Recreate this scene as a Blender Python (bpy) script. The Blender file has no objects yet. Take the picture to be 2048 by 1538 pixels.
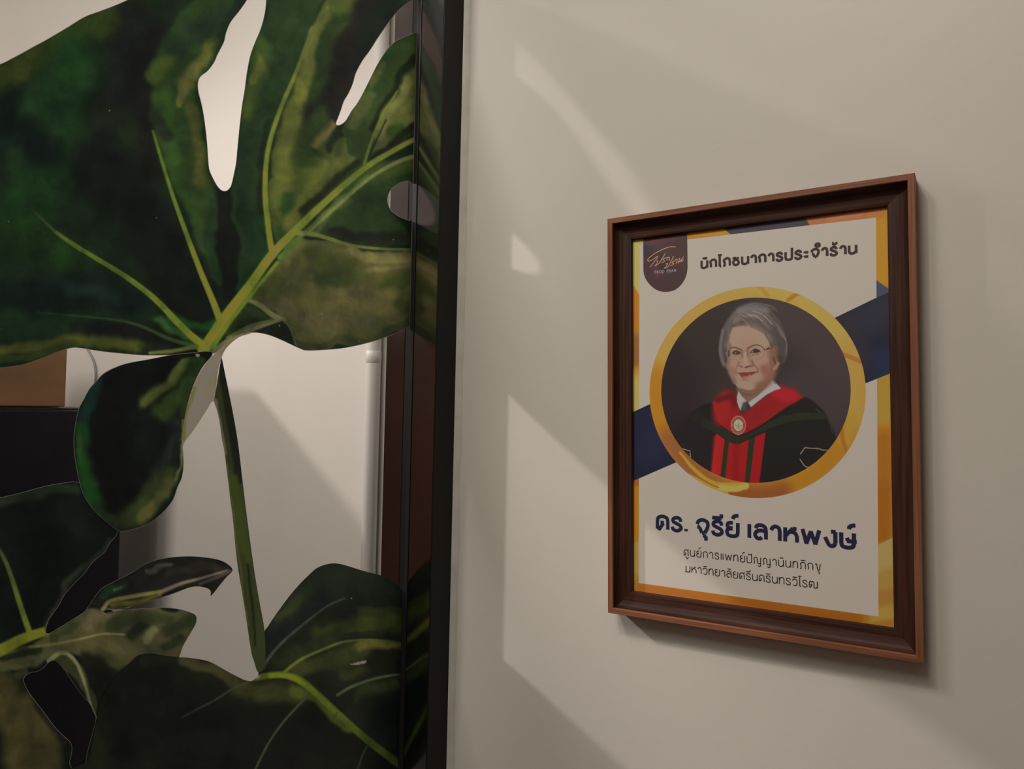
import bpy, bmesh, math
import numpy as np
from mathutils import Matrix, Vector

# ---------------------------------------------------------------- camera, world, lights, exposure
sc = bpy.context.scene
COL = sc.collection
EYE = np.array([0.0, 0.0, 1.45])                 # metres; the lens is 1.45 m above the floor
IW, IH, FPX = 2048.0, 1538.0, 1461.74
CX, CY = IW / 2, IH / 2
RW = np.array([[0.5318, -0.8466, 0.0208],        # camera right / up / forward in world axes
               [-0.0352, 0.0025, 0.9994],
               [0.8461, 0.5322, 0.0285]])
_f = RW[2] / np.linalg.norm(RW[2])
_r = RW[0] - _f * RW[0].dot(_f); _r /= np.linalg.norm(_r)
_u = np.cross(_r, _f)
_u = -_u if _u[2] < 0 else _u
RW = np.array([_r, _u, _f])
cam = bpy.data.cameras.new('camera')
cam.sensor_width = 36.0
cam.lens = FPX / IW * 36.0
cam.clip_start = 0.02
cam_o = bpy.data.objects.new('camera', cam)
COL.objects.link(cam_o)
cam_o.matrix_world = Matrix(((_r[0], _u[0], -_f[0], EYE[0]), (_r[1], _u[1], -_f[1], EYE[1]),
                             (_r[2], _u[2], -_f[2], EYE[2]), (0, 0, 0, 1)))
sc.camera = cam_o
sc.view_settings.view_transform = 'Standard'
sc.view_settings.look = 'None'
sc.view_settings.exposure = 0.0
sc.view_settings.gamma = 1.0
sc.view_settings.use_curve_mapping = False
w = bpy.data.worlds.new('world'); sc.world = w; w.use_nodes = True
w.node_tree.nodes['Background'].inputs[0].default_value = (1.0, 0.93, 0.84, 1)
w.node_tree.nodes['Background'].inputs[1].default_value = 0.05

def lamp(name, loc, aim, power, col, size, cone=None, blend=0.6):
    l = bpy.data.lights.new(name, 'SPOT' if cone else 'POINT')
    l.energy = power; l.color = col; l.shadow_soft_size = size
    if cone: l.spot_size = math.radians(cone); l.spot_blend = blend
    o = bpy.data.objects.new(name, l); COL.objects.link(o)
    p = Vector(loc) + Vector(EYE); o.location = p
    d = Vector(aim) + Vector(EYE) - p
    o.rotation_euler = d.to_track_quat('-Z', 'Y').to_euler()
    return o
def fill_panel(name, loc, sx, sy, power, col):  # unseen area light at ceiling height, added as fill
    l = bpy.data.lights.new(name, 'AREA'); l.shape = 'RECTANGLE'; l.size = sx; l.size_y = sy; l.energy = power; l.color = col
    o = bpy.data.objects.new(name, l); COL.objects.link(o); o.location = Vector(loc) + Vector(EYE)
# ceiling spot beyond the glass partition: its light comes through the gaps between the leaves
lamp('ceiling_spot_beyond', (-0.458, 3.043, 1.47), (0.93, 0.75, -0.02), 128, (1.0, 0.87, 0.85), 0.05, 26, 1.0)
lamp('ceiling_spot_beyond_spill', (-0.458, 3.043, 1.47), (0.93, 0.72, 0.2), 18, (1.0, 0.89, 0.86), 0.05, 120, 0.6)
# ceiling spots, then unseen area lights added as soft fill
lamp('ceiling_spot_aisle', (-0.55, 0.60, 1.45), (0.93, 0.62, 0.05), 16, (1.0, 0.95, 0.82), 0.05, 70, 1.0)
lamp('ceiling_spot_near', (-0.10, -0.30, 1.45), (0.93, 0.45, -0.1), 3.0, (1.0, 0.93, 0.80), 0.05, 140, 0.9)
fill_panel('fill_light_near', (-1.0, 0.42, 1.50), 1.3, 0.5, 18, (1.0, 0.925, 0.83))  # added fill that lifts the shadows on the near wall
fill_panel('fill_light_beyond', (-0.4, 2.95, 1.50), 0.8, 0.8, 9, (1.0, 0.90, 0.89))  # added fill for the wall behind the glass
fill_panel('fill_light_middle', (-0.55, 1.12, 1.50), 0.5, 0.5, 24, (1.0, 0.90, 0.87))  # added fill that lightens the cabinet's shadow on the wall beyond

# ---------------------------------------------------------------- measured planes (relative to the lens)
D = 0.93                                          # painted wall
XIN, PF, PR, PG = 0.8754, 0.6868, 0.788, 0.7425   # partition jamb: inner face, front, rear, face of the glass
FLOOR, CEIL = -1.45, 1.52
def ray(px):
    px = np.atleast_2d(np.asarray(px, float))
    c = np.stack([(px[:, 0] - CX) / FPX, -(px[:, 1] - CY) / FPX, np.ones(len(px))], 1)
    return c @ RW
def on(ax, val, px):                              # where sight lines meet the plane axis=val
    d = ray(px)
    return d * (val / d[:, ax])[:, None]

# ---------------------------------------------------------------- materials
def srgb(c):
    c = np.asarray(c, float) / 255.0
    return np.where(c <= 0.04045, c / 12.92, ((c + 0.055) / 1.055) ** 2.4)
def new_mat(name):
    m = bpy.data.materials.new(name); m.use_nodes = True
    return m, m.node_tree.nodes, m.node_tree.links, m.node_tree.nodes['Principled BSDF']
def plain(name, col, rough=0.5, metal=0.0, spec=0.5, noise=0.0, scale=40.0, bump=0.0, bscale=300.0):
    m, N, L, b = new_mat(name)
    col = tuple(col) + (1,)
    b.inputs['Base Color'].default_value = col
    b.inputs['Roughness'].default_value = rough
    b.inputs['Metallic'].default_value = metal
    b.inputs['Specular IOR Level'].default_value = spec
    tc = N.new('ShaderNodeTexCoord')
    if noise:
        n = N.new('ShaderNodeTexNoise'); n.inputs['Scale'].default_value = scale; n.inputs['Detail'].default_value = 4
        L.new(tc.outputs['Object'], n.inputs['Vector'])
        r = N.new('ShaderNodeValToRGB')
        r.color_ramp.elements[0].position = 0.3; r.color_ramp.elements[1].position = 0.7
        r.color_ramp.elements[0].color = tuple(c * (1 - noise) for c in col[:3]) + (1,)
        r.color_ramp.elements[1].color = tuple(min(1, c * (1 + noise)) for c in col[:3]) + (1,)
        L.new(n.outputs['Fac'], r.inputs['Fac']); L.new(r.outputs['Color'], b.inputs['Base Color'])
    if bump:
        n = N.new('ShaderNodeTexNoise'); n.inputs['Scale'].default_value = bscale; n.inputs['Detail'].default_value = 3
        L.new(tc.outputs['Object'], n.inputs['Vector'])
        q = N.new('ShaderNodeBump'); q.inputs['Strength'].default_value = bump; q.inputs['Distance'].default_value = 0.0015
        L.new(n.outputs['Fac'], q.inputs['Height']); L.new(q.outputs['Normal'], b.inputs['Normal'])
    return m
def wood(name, c0, c1, rough=0.5, fine=(6, 420), coord='UV'):
    m, N, L, b = new_mat(name)
    tc = N.new('ShaderNodeTexCoord'); mp = N.new('ShaderNodeMapping')
    mp.inputs['Scale'].default_value = (fine[0], fine[1], fine[1])
    L.new(tc.outputs[coord], mp.inputs['Vector'])
    n = N.new('ShaderNodeTexNoise'); n.inputs['Scale'].default_value = 1.0; n.inputs['Detail'].default_value = 6
    L.new(mp.outputs['Vector'], n.inputs['Vector'])
    r = N.new('ShaderNodeValToRGB')
    r.color_ramp.elements[0].position = 0.32; r.color_ramp.elements[1].position = 0.70
    r.color_ramp.elements[0].color = tuple(c0) + (1,); r.color_ramp.elements[1].color = tuple(c1) + (1,)
    L.new(n.outputs['Fac'], r.inputs['Fac']); L.new(r.outputs['Color'], b.inputs['Base Color'])
    b.inputs['Roughness'].default_value = rough
    b.inputs['Specular IOR Level'].default_value = 0.25
    return m
def printed(name, rough=0.45, spec=0.35):         # print: the colours of the artwork live in the mesh
    m, N, L, b = new_mat(name)
    a = N.new('ShaderNodeAttribute'); a.attribute_name = 'ink'
    L.new(a.outputs['Color'], b.inputs['Base Color'])
    b.inputs['Roughness'].default_value = rough
    b.inputs['Specular IOR Level'].default_value = spec
    return m
def glass_mat():
    m, N, L, b = new_mat('partition_glass')
    N.remove(b)
    out = N['Material Output']
    tr = N.new('ShaderNodeBsdfTransparent'); tr.inputs['Color'].default_value = (0.985, 0.99, 0.985, 1)
    gl = N.new('ShaderNodeBsdfGlossy'); gl.inputs['Roughness'].default_value = 0.0
    fr = N.new('ShaderNodeFresnel'); fr.inputs['IOR'].default_value = 1.25
    mx = N.new('ShaderNodeMixShader')
    ge = N.new('ShaderNodeNewGeometry')          # the mirror image forms on the outer faces only
    sb = N.new('ShaderNodeMath'); sb.operation = 'SUBTRACT'; sb.inputs[0].default_value = 1.0
    mu = N.new('ShaderNodeMath'); mu.operation = 'MULTIPLY'
    L.new(ge.outputs['Backfacing'], sb.inputs[1]); L.new(sb.outputs[0], mu.inputs[0]); L.new(fr.outputs[0], mu.inputs[1])
    L.new(mu.outputs[0], mx.inputs[0]); L.new(tr.outputs[0], mx.inputs[1]); L.new(gl.outputs[0], mx.inputs[2])
    L.new(mx.outputs[0], out.inputs['Surface'])
    return m

M = dict(
    wall=plain('painted_wall', (0.79, 0.765, 0.69), 0.55, noise=0.02, scale=3, bump=0.12, bscale=120),
    ceil=plain('ceiling_paint', (0.78, 0.76, 0.72), 0.8),
    floor=plain('dark_floor_tile', (0.06, 0.05, 0.045), 0.35, noise=0.3, scale=3),
    panel=wood('dark_wall_panelling', (0.17, 0.085, 0.06), (0.28, 0.14, 0.10), 0.45, (3, 3), 'Object'),
    black=plain('matte_black_frame', (0.010, 0.0095, 0.009), 0.55, spec=0.25),
    liner=plain('polished_black_liner', (0.40, 0.375, 0.385), 0.14, metal=1.0),
    bead=plain('black_glazing_bead', (0.02, 0.02, 0.02), 0.3),
    caulk=plain('white_sealant', (0.72, 0.71, 0.64), 0.5, noise=0.1, scale=30),
    glass=glass_mat(),
    leafprint=printed('leaf_print', 0.38, 0.14),
    vinyl=plain('white_vinyl_edge', (0.75, 0.75, 0.72), 0.5),
    pipe=plain('white_plastic_pipe', (0.80, 0.78, 0.72), 0.4),
    cabinet=plain('black_lacquer', (0.004, 0.004, 0.008), 0.4, spec=0.15),
    crate=wood('brown_wood_veneer', (0.13, 0.062, 0.026), (0.27, 0.15, 0.07), 0.5, (2, 14), 'Object'),
    cable=plain('grey_cable', (0.30, 0.29, 0.28), 0.5),
    lip=wood('reddish_wood', (0.22, 0.085, 0.043), (0.39, 0.163, 0.088), 0.45, (9, 500)),
    moulding=wood('dark_walnut', (0.034, 0.0135, 0.0085), (0.095, 0.038, 0.025), 0.46, (8, 380)),
    steel=plain('dull_metal', (0.2, 0.17, 0.13), 0.5, metal=1.0),
)

# ---------------------------------------------------------------- object helpers
def mesh_obj(name, verts, faces, mat, parent=None, ink=None, smooth=False, uv=None):
    me = bpy.data.meshes.new(name)
    v = np.asarray(verts, float) + EYE
    if parent is not None: v = v - np.array(parent['_at'])
    me.from_pydata([tuple(a) for a in v], [], [tuple(int(i) for i in f) for f in faces])
    if ink is not None:
        at = me.attributes.new('ink', 'FLOAT_COLOR', 'POINT')
        at.data.foreach_set('color', np.concatenate([ink, np.ones((len(ink), 1))], 1).astype(np.float32).ravel())
    if uv is not None:
        ul = me.uv_layers.new(name='UVMap')
        li = np.zeros(len(me.loops), int); me.loops.foreach_get('vertex_index', li)
        ul.data.foreach_set('uv', np.asarray(uv, np.float32)[li].ravel())
    me.materials.append(mat)
    if smooth: me.polygons.foreach_set('use_smooth', [True] * len(me.polygons))
    me.update()
    o = bpy.data.objects.new(name, me); COL.objects.link(o)
    if parent is not None: o.parent = parent
    return o
def thing(name, label, cat, at, group=None):
    o = bpy.data.objects.new(name, None); COL.objects.link(o)
    p = np.asarray(at, float) + EYE
    o.location = p; o['_at'] = [float(a) for a in p]
    o['label'] = label; o['category'] = cat
    if group: o['group'] = group
    o.empty_display_size = 0.05
    return o
def tag(o, label, cat):
    o['label'] = label; o['category'] = cat; return o
def box(name, a, b, mat, parent=None, bevel=0.0, kind=None):
    a = np.minimum(a, b).astype(float), np.maximum(a, b).astype(float)
    lo, hi = a
    v = [(x, y, z) for x in (lo[0], hi[0]) for y in (lo[1], hi[1]) for z in (lo[2], hi[2])]
    f = [(0, 1, 3, 2), (4, 6, 7, 5), (0, 4, 5, 1), (2, 3, 7, 6), (0, 2, 6, 4), (1, 5, 7, 3)]
    o = mesh_obj(name, v, f, mat, parent)
    if bevel:
        bm = bmesh.new(); bm.from_mesh(o.data)
        bmesh.ops.bevel(bm, geom=bm.edges[:], offset=bevel, segments=2, affect='EDGES', profile=0.6)
        bm.to_mesh(o.data); bm.free()
    if kind: o['kind'] = kind
    return o
def tube(name, pts, r, mat, parent=None, seg=14):
    pts = [np.asarray(p, float) for p in pts]; rr = r if hasattr(r, '__len__') else [r] * len(pts)
    v, f = [], []
    for i, p in enumerate(pts):
        t = pts[min(i + 1, len(pts) - 1)] - pts[max(i - 1, 0)]; t /= np.linalg.norm(t)
        a = np.cross(t, (0.3, 0.9, 0.1)); a /= np.linalg.norm(a); b = np.cross(t, a)
        for k in range(seg):
            q = 2 * math.pi * k / seg
            v.append(p + rr[i] * (math.cos(q) * a + math.sin(q) * b))
    for i in range(len(pts) - 1):
        for k in range(seg):
            f.append((i * seg + k, i * seg + (k + 1) % seg, (i + 1) * seg + (k + 1) % seg, (i + 1) * seg + k))
    f.append(tuple(range(seg))[::-1]); f.append(tuple((len(pts) - 1) * seg + k for k in range(seg)))
    return mesh_obj(name, v, f, mat, parent, smooth=True)

# ---------------------------------------------------------------- print engine (noise, soft strokes, cut-out meshes)
rng = np.random.default_rng(7)
LAT = rng.random((64, 64))
def vnoise(p, s):
    q = np.asarray(p) / s + 17.3
    i = np.floor(q).astype(int); t = q - i; t = t * t * (3 - 2 * t)
    g = lambda a, b: LAT[(i[:, 0] + a) % 64, (i[:, 1] + b) % 64]
    return (g(0, 0) * (1 - t[:, 0]) + g(1, 0) * t[:, 0]) * (1 - t[:, 1]) + (g(0, 1) * (1 - t[:, 0]) + g(1, 1) * t[:, 0]) * t[:, 1] - 0.5
def fbm(p, s):
    return vnoise(p, s) + 0.5 * vnoise(p + 31.7, s / 2.1) + 0.25 * vnoise(p + 77.1, s / 4.3)
def crom(pts, n=6, closed=False):
    p = np.asarray(pts, float)
    if closed: q = np.concatenate([p[-1:], p, p[:2]])
    else: q = np.concatenate([2 * p[:1] - p[1:2], p, 2 * p[-1:] - p[-2:-1]])
    out = []
    t = np.linspace(0, 1, n, endpoint=False)[:, None]
    for i in range(1, len(q) - 2):
        a, b, c, d = q[i - 1], q[i], q[i + 1], q[i + 2]
        out.append(0.5 * (2 * b + (c - a) * t + (2 * a - 5 * b + 4 * c - d) * t ** 2 + (3 * b - a - 3 * c + d) * t ** 3))
    if not closed: out.append(p[-1:])
    return np.concatenate(out)
def seg_dist(P, line):                            # distance and position along a polyline
    best = np.full(len(P), 1e9); pos = np.zeros(len(P))
    n = len(line) - 1
    for i in range(n):
        a, b = line[i], line[i + 1]; d = b - a; l2 = max(d @ d, 1e-12)
        t = np.clip(((P - a) @ d) / l2, 0, 1)
        e = np.hypot(P[:, 0] - a[0] - t * d[0], P[:, 1] - a[1] - t * d[1])
        m = e < best
        best[m] = e[m]; pos[m] = (i + t[m]) / n
    return best, pos
def inside(P, poly):
    r = np.zeros(len(P), bool); n = len(poly)
    for i in range(n):
        a, b = poly[i], poly[(i + 1) % n]
        if a[1] == b[1]: continue
        c = (a[1] > P[:, 1]) != (b[1] > P[:, 1])
        r ^= c & (P[:, 0] < (b[0] - a[0]) * (P[:, 1] - a[1]) / (b[1] - a[1]) + a[0])
    return r
def sdist(P, poly):
    d, _ = seg_dist(P, np.concatenate([poly, poly[:1]]))
    return np.where(inside(P, poly), d, -d)
def cutout(poly, step):                           # triangulated sheet bounded by a closed outline
    poly = np.asarray(poly, float)
    x0, y0 = poly.min(0) - step; x1, y1 = poly.max(0) + step
    nx, ny = int((x1 - x0) / step) + 2, int((y1 - y0) / step) + 2
    gx, gy = np.meshgrid(x0 + step * np.arange(nx), y0 + step * np.arange(ny))
    P = np.stack([gx.ravel(), gy.ravel()], 1)
    ins = inside(P, poly)
    ig = ins.reshape(ny, nx)
    near = np.zeros_like(ig)
    e = ig[:, 1:] != ig[:, :-1]; near[:, 1:] |= e; near[:, :-1] |= e
    e = ig[1:] != ig[:-1]; near[1:] |= e; near[:-1] |= e
    nn = near.copy(); nn[1:] |= near[:-1]; nn[:-1] |= near[1:]; nn[:, 1:] |= near[:, :-1]; nn[:, :-1] |= near[:, 1:]
    S = np.where(ins, step * 3.0, -step * 3.0)
    k = np.flatnonzero(nn.ravel())
    d, _ = seg_dist(P[k], np.concatenate([poly, poly[:1]]))
    S[k] = np.where(ins[k], np.maximum(d, step * .02), -np.maximum(d, step * .02))
    idx = np.arange(nx * ny).reshape(ny, nx)
    full = ig[:-1, :-1] & ig[1:, :-1] & ig[:-1, 1:] & ig[1:, 1:]
    anyc = ig[:-1, :-1] | ig[1:, :-1] | ig[:-1, 1:] | ig[1:, 1:]
    quads = np.stack([idx[:-1, :-1][full], idx[:-1, 1:][full], idx[1:, 1:][full], idx[1:, :-1][full]], 1)
    extra, edge = [], {}
    def cross(a, b):
        key = (min(a, b), max(a, b))
        if key not in edge:
            t = S[a] / (S[a] - S[b]); edge[key] = nx * ny + len(extra); extra.append(P[a] + t * (P[b] - P[a]))
        return edge[key]
    faces = []
    for j, i in zip(*np.nonzero(anyc & ~full)):
        c = [idx[j, i], idx[j, i + 1], idx[j + 1, i + 1], idx[j + 1, i]]
        out = []
        for q in range(4):
            a, b = c[q], c[(q + 1) % 4]
            if ins[a]: out.append(a)
            if ins[a] != ins[b]: out.append(cross(a, b))
        if len(out) > 2: faces.append(out)
    V = np.concatenate([P, np.array(extra).reshape(-1, 2)])
    used = np.zeros(len(V), bool); used[quads.ravel()] = True
    for g in faces: used[g] = True
    mp = np.cumsum(used) - 1
    return V[used], [tuple(mp[q]) for q in quads] + [tuple(mp[g]) for g in faces]
class Ink:                                        # colours the points of a sheet, stroke by stroke
    def __init__(s, P, base, warp=0.0, wscale=40.0):
        s.P = P; s.C = np.tile(np.asarray(base, float), (len(P), 1))
        s.W = P + warp * np.stack([fbm(P, wscale), fbm(P + 513.0, wscale)], 1) * 2 if warp else P
    def _mix(s, m, col, a):
        s.C[m] = s.C[m] * (1 - a[:, None]) + np.asarray(col, float) * a[:, None]
    def fill(s, poly, col, soft=1.0, op=1.0, crisp=False):
        P = s.P if crisp else s.W
        poly = np.asarray(poly, float)
        m = np.flatnonzero(((P > poly.min(0) - soft) & (P < poly.max(0) + soft)).all(1))
        if not len(m): return
        a = np.clip(sdist(P[m], poly) / soft + 0.5, 0, 1); a = a * a * (3 - 2 * a)
        s._mix(m, col, a * op)
    def stroke(s, pts, r, col, soft=None, op=1.0, crisp=False, col2=None, smooth=True):
        P = s.P if crisp else s.W
        r0, r1 = (r if hasattr(r, '__len__') else (r, r))
        line = crom(pts, 5) if smooth and len(pts) > 2 else np.asarray(pts, float)
        soft = max(r0, r1) * 0.9 if soft is None else soft
        R = max(r0, r1) + soft
        m = np.flatnonzero(((P > line.min(0) - R) & (P < line.max(0) + R)).all(1))
        if not len(m): return
        d, t = seg_dist(P[m], line)
        rad = r0 + (r1 - r0) * t
        a = np.clip((rad - d) / soft + 0.5, 0, 1); a = a * a * (3 - 2 * a) * op
        c = np.asarray(col, float)
        if col2 is not None: c = c + (np.asarray(col2, float) - c) * t[:, None]
        s.C[m] = s.C[m] * (1 - a[:, None]) + c * a[:, None]
    def brush(s, amp, scale, steps=5.0):          # flat-edged patches of tone, as in a poster-like print
        for k, (sx, sy) in enumerate(((1.0, 0.55), (0.5, 0.9))):
            n = fbm(s.W * np.array([sx, sy]) + 211.0 * k, scale * (1.0 if k == 0 else 0.55)) * steps
            q = np.floor(n) + np.clip((n - np.floor(n) - 0.5) * 4 + 0.5, 0, 1)
            h = q / steps * (amp if k == 0 else amp * 0.6)
            s.C *= 1 + h[:, None] * np.array([1.15, 1.0, 0.8])
    def mottle(s, amp, scale):
        s.C *= (1 + amp * fbm(s.P + 91.0, scale))[:, None]
    def albedo(s, light):
        return np.clip(srgb(np.clip(s.C, 0, 255)) / np.asarray(light), 0.0, 0.9)

# ---------------------------------------------------------------- the room
box('wall_right', (D, -2.6, FLOOR), (D + 0.12, 3.8, CEIL), M['wall'], kind='structure')
box('wall_back', (-2.4, 3.7, FLOOR), (D, 3.8, CEIL), M['wall'], kind='structure')
box('wall_left', (-2.5, -2.6, FLOOR), (-2.4, 3.8, CEIL), M['wall'], kind='structure')
box('trim_1', (-2.4, -2.5, FLOOR), (-2.375, 3.675, 0.62), M['panel'], kind='structure')
box('trim_2', (-2.4, 3.675, FLOOR), (-0.9, 3.7, 0.62), M['panel'], kind='structure')
box('wall_front', (-2.4, -2.6, FLOOR), (D, -2.5, CEIL), M['panel'], kind='structure')
box('floor', (-2.5, -2.6, FLOOR - 0.1), (D + 0.12, 3.8, FLOOR), M['floor'], kind='structure')
box('ceiling', (-2.5, -2.6, CEIL), (D + 0.12, 3.8, CEIL + 0.1), M['ceil'], kind='structure')

# ---------------------------------------------------------------- glass partition in its black frame
PL, PT = -0.55, 1.02                              # far stile and head of the partition, outside the picture
part = thing('glass_partition', 'black framed clear glass partition standing against the cream wall', 'glass partition', (0.2, PG, FLOOR))
box('frame_post', (XIN, PF, FLOOR), (D - 0.0005, PR, PT), M['black'], part, 0.0012)
box('frame_post', (PL - 0.055, PF, FLOOR), (PL, PR, PT), M['black'], part, 0.0012)
box('frame_rail', (PL, PF, PT - 0.055), (XIN, PR, PT), M['black'], part, 0.0012)
box('frame_rail', (PL, PF, FLOOR), (XIN, PR, FLOOR + 0.08), M['black'], part, 0.0012)
o = box('frame_liner', (XIN - 0.0008, PF + 0.0015, FLOOR + 0.08), (XIN + 0.0002, 0.7305, PT - 0.055), M['liner'], part)
o['label'] = 'polished black inner side of the post'
box('frame_liner', (XIN - 0.0008, 0.7500, FLOOR + 0.08), (XIN + 0.0002, PR - 0.001, PT - 0.055), M['liner'], part)
box('glazing_bead', (XIN - 0.0022, 0.7315, FLOOR + 0.08), (XIN, 0.7392, PT - 0.055), M['bead'], part, 0.001)
box('glass_pane', (PL, PG + 0.0005, FLOOR + 0.08), (XIN - 0.0009, PG + 0.0065, PT - 0.055), M['glass'], part)
# hand-run sealant where the post meets the wall
zs = np.linspace(FLOOR, PT, 260)
wv = 0.0105 + 0.0035 * vnoise(np.stack([zs * 100, zs * 0], 1), 9.0) + 0.002 * vnoise(np.stack([zs * 100, zs * 0 + 40], 1), 2.5)
v, f = [], []
for z, ww in zip(zs, wv):
    v += [(D - 0.0002, PF - ww, z), (D - 0.0035, PF - 0.6 * ww, z), (D - 0.006, PF - 0.0002, z)]
for i in range(len(zs) - 1):
    for k in range(2):
        f.append((3 * i + k, 3 * i + k + 1, 3 * i + k + 4, 3 * i + k + 3))
mesh_obj('sealant_strip', v, f, M['caulk'], part, smooth=True)['label'] = 'white sealant strip between post and wall'

# ---------------------------------------------------------------- leaf stickers on the glass
K_LEAF = np.array([0.335, 0.268, 0.235])
def on_glass(px, off):
    p = on(1, PG - off, px); p[:, 0] = np.minimum(p[:, 0], XIN - 0.0012); return p
SPECKS = [(218, 221), (313, 436), (3.5, 658), (17, 444), (786, 479), (643, 627), (558, 651), (718, 682), (703, 1196)]   # dust on the print
def sheet(name, outline, layer, base, paint, parent, step=2.0, warp=9.0, close=True, mottle=0.08):
    poly = crom(outline, 5, True) if close else np.asarray(outline, float)
    V, F = cutout(poly, step)
    ink = Ink(V, base, warp, 55.0)
    paint(ink)
    ink.mottle(mottle, 22.0)
    if warp > 4: ink.brush(0.34, 42.0)
    for q in SPECKS: ink.stroke([q, (q[0] + 0.6, q[1] + 0.4)], 0.7, (205, 200, 190), 1.2, crisp=True)
    return mesh_obj(name, on_glass(V, 0.0004 + 0.00025 * layer), F, M['leafprint'], parent, ink=ink.albedo(K_LEAF)), poly
def backing(poly, layer, parent, grow=0.9):       # the white vinyl that shows as a hairline round the print
    p = np.asarray(poly); t = np.roll(p, -1, 0) - np.roll(p, 1, 0); t /= np.linalg.norm(t, axis=1)[:, None] + 1e-9
    n = np.stack([t[:, 1], -t[:, 0]], 1)
    a = 0.5 * np.sum(p[:, 0] * np.roll(p[:, 1], -1) - np.roll(p[:, 0], -1) * p[:, 1])
    g = p + n * grow * (1 if a > 0 else -1)
    V, F = cutout(g, 5.0)
    return mesh_obj('vinyl_edge', on_glass(V, 0.00015 + 0.00025 * layer), F, M['vinyl'], parent)

MAIN = [(-60, 742), (0, 735), (25, 732), (50, 727.5), (86, 715), (109, 705.5), (133, 697.5), (148, 694.5), (166, 696), (200, 701.5), (242, 706),
    (281, 709.5), (312, 710), (345, 709.5), (380, 711), (410, 712), (440, 700), (452, 690), (470, 676), (490, 667), (507, 664.5), (522, 665.6), (543, 671), (569, 682), (590, 692), (604, 698), (612, 700.2),
    (642, 699.5), (686, 695.6), (728, 687), (764, 676.6), (793, 665), (816, 653.5), (845, 636), (845, 445), (822, 442), (808.6, 438), (795.6, 432), (782, 421), (776, 410),
    (774.3, 399), (776.5, 388), (783, 377), (795, 367.8), (807, 362), (820, 361), (845, 364), (848, 61), (833, 65), (820, 69.7), (808, 75), (791, 83.4), (779, 94.3),
    (768, 109), (759, 123), (750, 139.5), (738, 164), (727, 186), (714.5, 208), (705, 220), (698, 232), (691, 243), (682, 249.6), (674, 251.5), (671, 247.5),
    (676, 234), (681.6, 219), (687, 202.5), (696.7, 186), (705, 167), (710, 149), (717, 134), (725.4, 119.5), (739, 101), (752.7, 79.5), (766, 60), (781.5, 38.5),
    (796.5, 20.5), (813, 6.8), (830, -4), (850, -22), (848, -56), (812, -66), (732, -73), (660, -70), (600, -75), (538, -78), (534, -30), (533, 0), (531, 22), (526, 45), (520, 63), (510.7, 85), (502.5, 107), (497, 131),
    (492.6, 159), (490, 180), (485, 210), (481.5, 238), (478, 271), (475, 303), (472.5, 328), (467, 355), (463, 371), (457, 380), (449, 383), (441, 380), (433, 370.5), (424.6, 355),
    (418, 339), (415.6, 317), (414, 292), (411, 262), (407, 232), (402, 206), (397, 187), (395, 172), (396.7, 159), (402, 151), (413, 143), (421, 134), (429, 122), (433, 112), (439.6, 99), (447.5, 83),
    (451, 67.6), (456.6, 52), (464, 39), (478.7, 20.8), (493, 0), (506, -25), (510, -68), (400, -66), (310, -28), (256, 0), (226, 13), (198, 23.5), (177, 31), (161, 39), (140.5, 52), (119.7, 64.5), (88.5, 82.7),
    (70, 92.4), (49.4, 104), (26, 116.5), (0, 129.3), (-60, 152)]
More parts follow.
